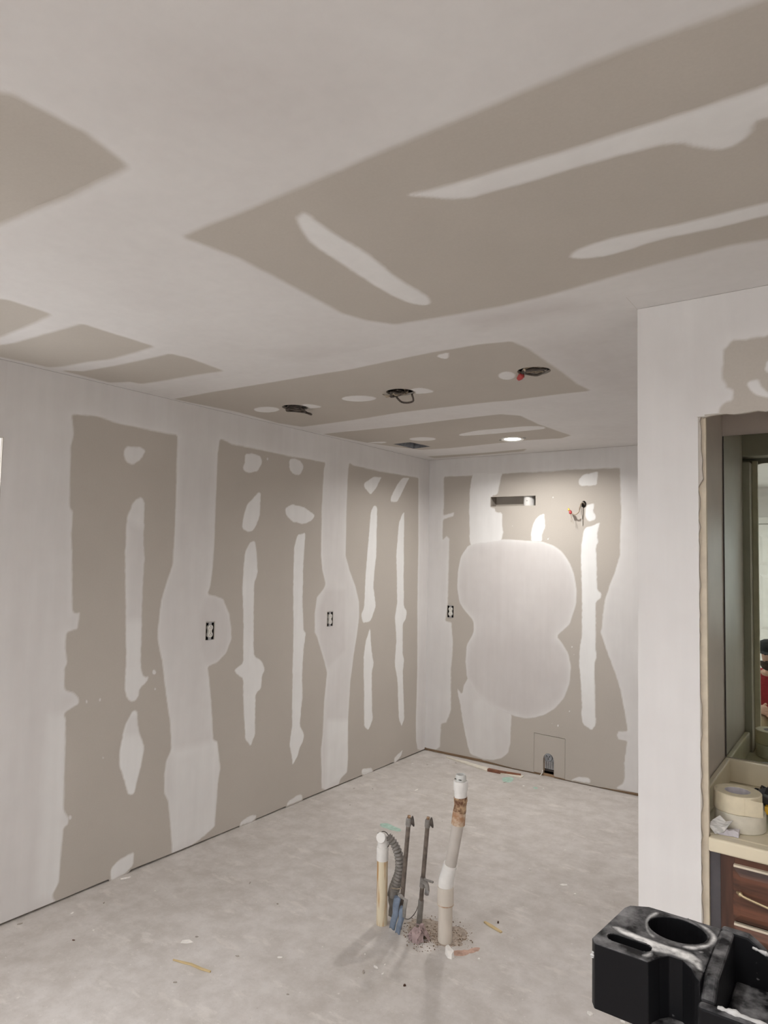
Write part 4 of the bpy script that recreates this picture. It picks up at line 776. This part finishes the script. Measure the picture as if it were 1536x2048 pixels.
# ================================================================ VANITY
ZC = .822
e = empty('vanity_cabinet', (3.25,2.55,0), 'dark oak vanity cabinet with drawers under the cream top', 'cabinet')
VX0, VX1, VF = 2.692, OX1-.02, 2.252
MB().box((VX0,VF+.02,.10),(VX1,NY-.002,ZC-.042)).box((VX0,VF+.08,0),(VX1,NY-.05,.10)).build('cabinet_body','dark_oak',e)
MB().box((VX0,VF,.10),(VX0+.038,VF+.02,ZC-.042)).build('stile','oak_stile',e,bevel=.001)
MB().box((VX0+.30,VF,.10),(VX0+.335,VF+.02,ZC-.042)).build('stile','oak_stile',e,bevel=.001)
MB().box((VX0+.038,VF,ZC-.066),(VX1,VF+.02,ZC-.042)).build('top_rail','dark_oak',e,bevel=.001)
zz = ZC-.070
for k, hh in enumerate((.150,.150,.165,.165)):
    x0, x1, z1, z0 = VX0+.034, VX0+.302, zz, zz-hh
    d = MB().rings([[(x0,VF,z0),(x1,VF,z0),(x1,VF,z1),(x0,VF,z1)],[(x0,VF-.012,z0),(x1,VF-.012,z0),(x1,VF-.012,z1),(x0,VF-.012,z1)],[(x0+.020,VF-.019,z0+.022),(x1-.020,VF-.019,z0+.022),(x1-.020,VF-.019,z1-.022),(x0+.020,VF-.019,z1-.022)]]).build('drawer','dark_oak',e,bevel=.0015)
    MB().box((x0+.002,VF-.0135,z1-.0005),(x1-.002,VF-.001,z1+.0055)).build('drawer_edge','cream_board',d)
    cx_ = (x0+x1)/2; cz_ = (z0+z1)/2
    MB().tube([(x0+.012,VF-.020,cz_+.008),(x0+.022,VF-.030,cz_+.009),(x0+.04,VF-.034,cz_+.004),(cx_-.02,VF-.036,cz_-.008),(cx_+.02,VF-.036,cz_-.008),(x1-.04,VF-.034,cz_+.004),(x1-.012,VF-.020,cz_+.008)],lambda u: .0038+.0035*math.exp(-((u-.16)/.05)**2)+.0035*math.exp(-((u-.84)/.05)**2),10,5).build('pull','brass',d,smooth=True)
    zz -= hh+.012
for k in range(2):
    x0, x1 = VX0+.345+k*.27, VX0+.345+k*.27+.26
    d = MB().rings([[(x0,VF,.12),(x1,VF,.12),(x1,VF,ZC-.07),(x0,VF,ZC-.07)],[(x0,VF-.016,.12),(x1,VF-.016,.12),(x1,VF-.016,ZC-.07),(x0,VF-.016,ZC-.07)]]).build('cabinet_door','oak_stile',e,bevel=.002)
    MB().rings([[(x0+.05,VF-.0155,.18),(x1-.05,VF-.0155,.18),(x1-.05,VF-.0155,ZC-.13),(x0+.05,VF-.0155,ZC-.13)],[(x0+.07,VF-.022,.20),(x1-.07,VF-.022,.20),(x1-.07,VF-.022,ZC-.15),(x0+.07,VF-.022,ZC-.15)]]).build('raised_panel','oak_stile',d)
tag(MB().box((2.6635,VF+.006,0),(VX0-.001,VF+.03,ZC-.044)).build('filler_strip','grey_filler'),'narrow dark grey filler strip between jamb and oak cabinet','filler')
e = empty('marble_countertop', (3.25,2.55,ZC), 'cream cultured marble vanity top with a raised backsplash', 'countertop')
MB().box((2.6640,2.226,ZC-.040),(OX1,2.266,ZC)).box((2.6415,2.266,ZC-.040),(OX1,2.36,ZC)).box((NS+.001,2.36,ZC-.040),(OX1+.038,NY-.001,ZC)).build('slab','cultured_marble',e,bevel=.006,seg=3)
MB().box((NS+.001,NY-.022,ZC),(OX1+.038,NY-.001,.905)).build('backsplash','cultured_marble',e,bevel=.004)
MB().box((NS+.001,2.362,ZC),(NS+.020,NY-.022,.905)).build('side_splash','cultured_marble',e,bevel=.004)
mir = empty('wall_mirror', (3.25,NY,.91), 'large frameless greenish wall mirror above the vanity top', 'mirror')
MB().box((NS+.004,NY-.0065,.907),(OX1+.03,NY-.0005,2.103)).build('mirror_pane','mirror',mir)
MB().box((NS+.0015,NY-.008,.907),(NS+.005,NY-.0005,2.103)).build('edge_channel','cavity',mir)
# tape rolls
tx, ty = 2.721, 2.372
def roll(z, name, label, m, cx, cy, R, hgt, tail=False):
    e_ = empty(name, (cx,cy,z), label, 'tape roll')
    MB().lathe([(.036,0),(R-.002,0),(R,.002),(R,hgt-.002),(R-.002,hgt),(.036,hgt)],(cx,cy,z),(0,0,1),56,closed=True).build('tape_winding',m,e_,smooth=True)
    MB().lathe([(.033,.001),(.036,.001),(.036,hgt-.001),(.033,hgt-.001)],(cx,cy,z),(0,0,1),56,closed=True).build('core','tape_core',e_,smooth=True)
    if tail:
        rg = []
        for k in range(9):
            a = -1.15+k*.09; rad = R+.0006+.012*(k/8)**2; c_ = (cx+rad*math.cos(a), cy+rad*math.sin(a))
            rg.append([(c_[0],c_[1],z+.002-.004*k/8),(c_[0]+.0006*math.cos(a),c_[1]+.0006*math.sin(a),z+.002-.004*k/8),(c_[0]+.0006*math.cos(a),c_[1]+.0006*math.sin(a),z+hgt*.96-.010*k/8),(c_[0],c_[1],z+hgt*.96-.010*k/8)])
        MB().rings(rg).build('loose_tail',m,e_)
    return e_
roll(ZC+.0005,'tape_roll','pale grey tape roll under the cream roll on the vanity top','tape_pale',tx+.006,ty+.004,.070,.052)
ru = roll(ZC+.0530,'tape_roll','cream paper tape roll lying on top of another roll','tape_paper',tx,ty,.0665,.054,True)
MB().rings([[(tx-.012,ty+.0315,ZC+.070),(tx+.010,ty+.0322,ZC+.070),(tx+.010,ty+.0322,ZC+.074),(tx-.012,ty+.0315,ZC+.074)],[(tx-.012,ty+.0310,ZC+.070),(tx+.010,ty+.0317,ZC+.070),(tx+.010,ty+.0317,ZC+.074),(tx-.012,ty+.0310,ZC+.074)]]).build('core_print','slot_black',ru)
# wrapper
we = empty('tape_wrapper', (2.69,2.285,ZC), 'crumpled clear and white printed wrapper leaning on the tape rolls', 'wrapper')
q = lambda x, py, y: at(y, x, py)
Pw = [[q(1417,1650,2.268),q(1430,1668,2.262),q(1448,1664,2.268)],[q(1424,1640,2.280),q(1441,1655,2.270),q(1458,1650,2.275)],[q(1440,1630,2.292),q(1452,1643,2.285),q(1466,1641,2.288)]]
mb = MB(); vs = [p_ for r_ in Pw for p_ in r_]; vs2 = [p_+np.array([0,.0012,-.0012]) for p_ in vs]
for p_ in vs+vs2: p_[2] = max(p_[2], ZC+.001)
mb.add(vs+vs2, [(0,1,4,3),(1,2,5,4),(3,4,7,6),(4,5,8,7),(9,12,13,10),(10,13,14,11),(12,15,16,13),(13,16,17,14),(0,9,10,1),(1,10,11,2),(2,11,14,5),(5,14,17,8),(8,17,16,7),(7,16,15,6),(6,15,12,3),(3,12,9,0)])
mb.build('printed_label','wrap_print',we)
g = np.random.RandomState(8); rg = []
for k in range(6):
    c_ = np.array([2.672+.013*k, 2.287, ZC+.001]); rg.append([c_+np.array([0,-.016+.003*g.randn(),0]),c_+np.array([.003*g.randn(),.012,0]),c_+np.array([0,.010+.004*g.randn(),.012+.012*g.rand()]),c_+np.array([0,-.010,.010+.010*g.rand()])])
MB().rings(rg).build('crumpled_film','tape_core',we)
# yellow and black knife, dark bag
ke = empty('utility_knife', (2.83,2.40,ZC), 'yellow and black hand tool lying beside the tape rolls', 'hand tool')
MB().rings([[(2.815+.012*k, 2.375+.006*k, ZC+.030+.001*k)+np.array([0,dy,dz]) if False else (2.786+.02*k, 2.448+.008*k+dy*(1-.04*k), ZC+.045-.006*k+dz) for dy,dz in ((-.014,-.012),(.014,-.012),(.014,.012),(-.014,.012))] for k in range(5)]).build('handle','yellow_plastic',ke,bevel=.004)
MB().rings([[(2.776+.02*k, 2.470+.008*k+dy, ZC+.070-.008*k+dz) for dy,dz in ((-.016,-.012),(.016,-.012),(.016,.012),(-.016,.012))] for k in range(5)]).build('grip','slot_black',ke,bevel=.004)
MB().box((2.815,2.44,ZC+.0005),(2.87,2.51,ZC+.034)).build('tool_base','slot_black',ke,bevel=.004)
crumple('plastic_bag','dark_bag',(2.80,2.665,ZC+.0006),.078,.046,12,'crumpled black plastic bag on the vanity top before the mirror','bag')

# ================================================================ PERSON (seated behind the camera, seen in the mirror)
PXc, PYc = 2.447, -.27
bk = empty('bucket', (PXc,PYc-.20,0), 'upturned white plastic bucket used as a seat', 'bucket')
MB().lathe([(.150,0),(.152,.02),(.146,.03),(.128,.235),(.120,.243)],(PXc,PYc-.20,0),(0,0,1),40).build('bucket_body','white_plastic',bk,smooth=True)
MB().lathe([(.1535,.045),(.158,.05),(.1575,.062),(.150,.062)],(PXc,PYc-.20,0),(0,0,1),40,closed=True).build('rim_band','white_plastic',bk,smooth=True)
def skinobj(name, V, E, R, m, parent=None, sub=2, root=0):
    me = bpy.data.meshes.new(name); me.from_pydata(V, E, []); o = bpy.data.objects.new(name, me); link(o, parent)
    if parent is not None: o.matrix_parent_inverse = parent.matrix_world.inverted()
    o.modifiers.new('skin','SKIN'); sk = me.skin_vertices[0].data
    for i, r_ in enumerate(R): sk[i].radius = r_ if isinstance(r_, tuple) else (r_, r_); sk[i].use_root = (i == root)
    s_ = o.modifiers.new('sub','SUBSURF'); s_.levels = s_.render_levels = sub
    for md in o.modifiers:
        if md.type == 'SKIN': md.use_smooth_shade = True
    me.materials.append(M[m]); return o
def P_(x, y, z): return (PXc+x, PYc+y, z)
V=[];E=[];R=[]
def ad(p_, r_, prev=None):
    V.append(p_); R.append(r_); 
    if prev is not None: E.append((prev, len(V)-1))
    return len(V)-1
pel = ad(P_(0,-.20,.385),.105); b_1 = ad(P_(0,-.16,.50),.105,pel); ch = ad(P_(0,-.08,.64),.118,b_1); uc = ad(P_(0,-.02,.745),.092,ch)
nk = ad(P_(0,.03,.805),.050,uc); nk2 = ad(P_(0,.055,.850),.048,nk); hd1 = ad(P_(0,.085,.905),(.066,.076),nk2); hd2 = ad(P_(0,.085,.965),(.074,.088),hd1); hd3 = ad(P_(0,.078,1.010),(.058,.068),hd2)
for s_ in (-1,1):
    sh = ad(P_(s_*.155,-.03,.735),.054,uc); elw = ad(P_(s_*.235,.03,.50),.042,sh); fo = ad(P_(s_*.17,.15,.535),.038,elw); wr = ad(P_(s_*.085,.215,.555),.028,fo); pm = ad(P_(s_*.03,.245,.555),.030,wr)
    for k,(dx,dz,L_) in enumerate(((-.4,.030,.05),(-.8,.012,.065),(-.85,-.008,.062),(-.75,-.026,.05))):
        f1 = ad(P_(s_*(.03+dx*.03),.262,.555+dz),.0095,pm); ad(P_(s_*(.03+dx*.03+dx*L_*.6),.268,.545+dz),.0085,f1)
    th = ad(P_(s_*.035,.235,.588),.0105,pm); ad(P_(s_*.015,.250,.606),.009,th)
    hip = ad(P_(s_*.085,-.17,.375),.092,pel); kn = ad(P_(s_*.15,.24,.43),.066,hip); cf = ad(P_(s_*.155,.23,.27),.056,kn); an = ad(P_(s_*.16,.21,.09),.038,cf); he = ad(P_(s_*.16,.20,.042),.036,an); ad(P_(s_*.17,.36,.030),.026,he)
person = skinobj('person', V, E, R, 'skin'); tag(person, 'seated person in a red shirt and black cap with folded hands', 'person')
V=[];E=[];R=[]
a_ = ad(P_(0,-.200,.40),.138); c_ = ad(P_(0,-.158,.50),.142,a_); c2 = ad(P_(0,-.072,.64),.156,c_); c3 = ad(P_(0,-.012,.745),.122,c2); ad(P_(0,.026,.800),.066,c3)
for s_ in (-1,1):
    s1 = ad(P_(s_*.160,-.028,.738),.074,c3); s2 = ad(P_(s_*.212,.006,.60),.066,s1)
skinobj('shirt', V, E, R, 'red_cloth', person)
V=[];E=[];R=[]
a_ = ad(P_(0,-.205,.380),.118)
for s_ in (-1,1):
    h_ = ad(P_(s_*.085,-.165,.378),.102,a_); k_ = ad(P_(s_*.15,.235,.430),.080,h_); ad(P_(s_*.155,.235,.30),.074,k_)
skinobj('trousers', V, E, R, 'khaki', person)
for s_ in (-1,1):
    MB().rings([[P_(s_*.165+w_*math.cos(a)*.8, .275+.14*math.sin(a)*(1 if w_ > .04 else .92), z_) for a in [2*math.pi*k/20 for k in range(20)]] for w_, z_ in ((.052,.001),(.054,.020),(.048,.055),(.036,.080))]).build('shoe','shoe',person,smooth=True)
hc_ = P_(0,.083,.975)
MB().lathe([(.090,-.012),(.0925,.010),(.090,.035),(.076,.062),(.045,.078),(.008,.083)],hc_,(0,-.08,1),28).build('cap','black_cloth',person,smooth=True)
MB().rings([[P_(.075*math.sin(a)*k_, .083+.075+.075*math.cos(a)*k_*.9, .970-.018*max(0,math.cos(a))+t_) for a in np.linspace(-1.45,1.45,12)] for k_, t_ in ((.99,0),(1.0,.004),(.5,.006),(.5,.001))]).build('cap_brim','black_cloth',person)
MB().lathe([(.012,0),(.012,.002)],P_(-.055,.148,.998),(-.55,.8,.2),12).build('cap_badge','white_plastic',person)
MB().rings([[P_(r_*math.sin(a), .083+r_*1.12*math.cos(a), z_) for a in np.linspace(-1.5,1.5,12)]+[P_(r_*.6*math.sin(a), .083+r_*.65*math.cos(a), z_) for a in np.linspace(1.5,-1.5,12)] for r_, z_ in ((.040,.826),(.060,.838),(.071,.858),(.0755,.882),(.073,.892))]).build('beard','beard',person,smooth=True)
MB().rings([[P_(x_,.083+.0865-abs(x_)*.3+.004*k_,.893+z_) for x_,z_ in ((-.030,0),(0,.006),(.030,0),(.030,.007),(0,.013),(-.030,.007))] for k_ in (-1,0)]).build('moustache','beard',person)
MB().lathe([(.004,0),(.012,.010),(.014,.026),(.007,.050)],P_(0,.160,.918),(0,.12,1),12).build('nose','skin',person,smooth=True)
for s_ in (-1,1):
    MB().lathe([(.003,-.008),(.009,-.004),(.010,0),(.007,.006),(.002,.008)],P_(s_*.030,.157,.952),(0,1,0),12).build('eye','eye',person,smooth=True)
    MB().lathe([(.004,0),(.018,.004),(.020,.010),(.008,.014)],P_(s_*.074,.078,.945),(s_,-.3,0),14).build('ear','skin',person,smooth=True)
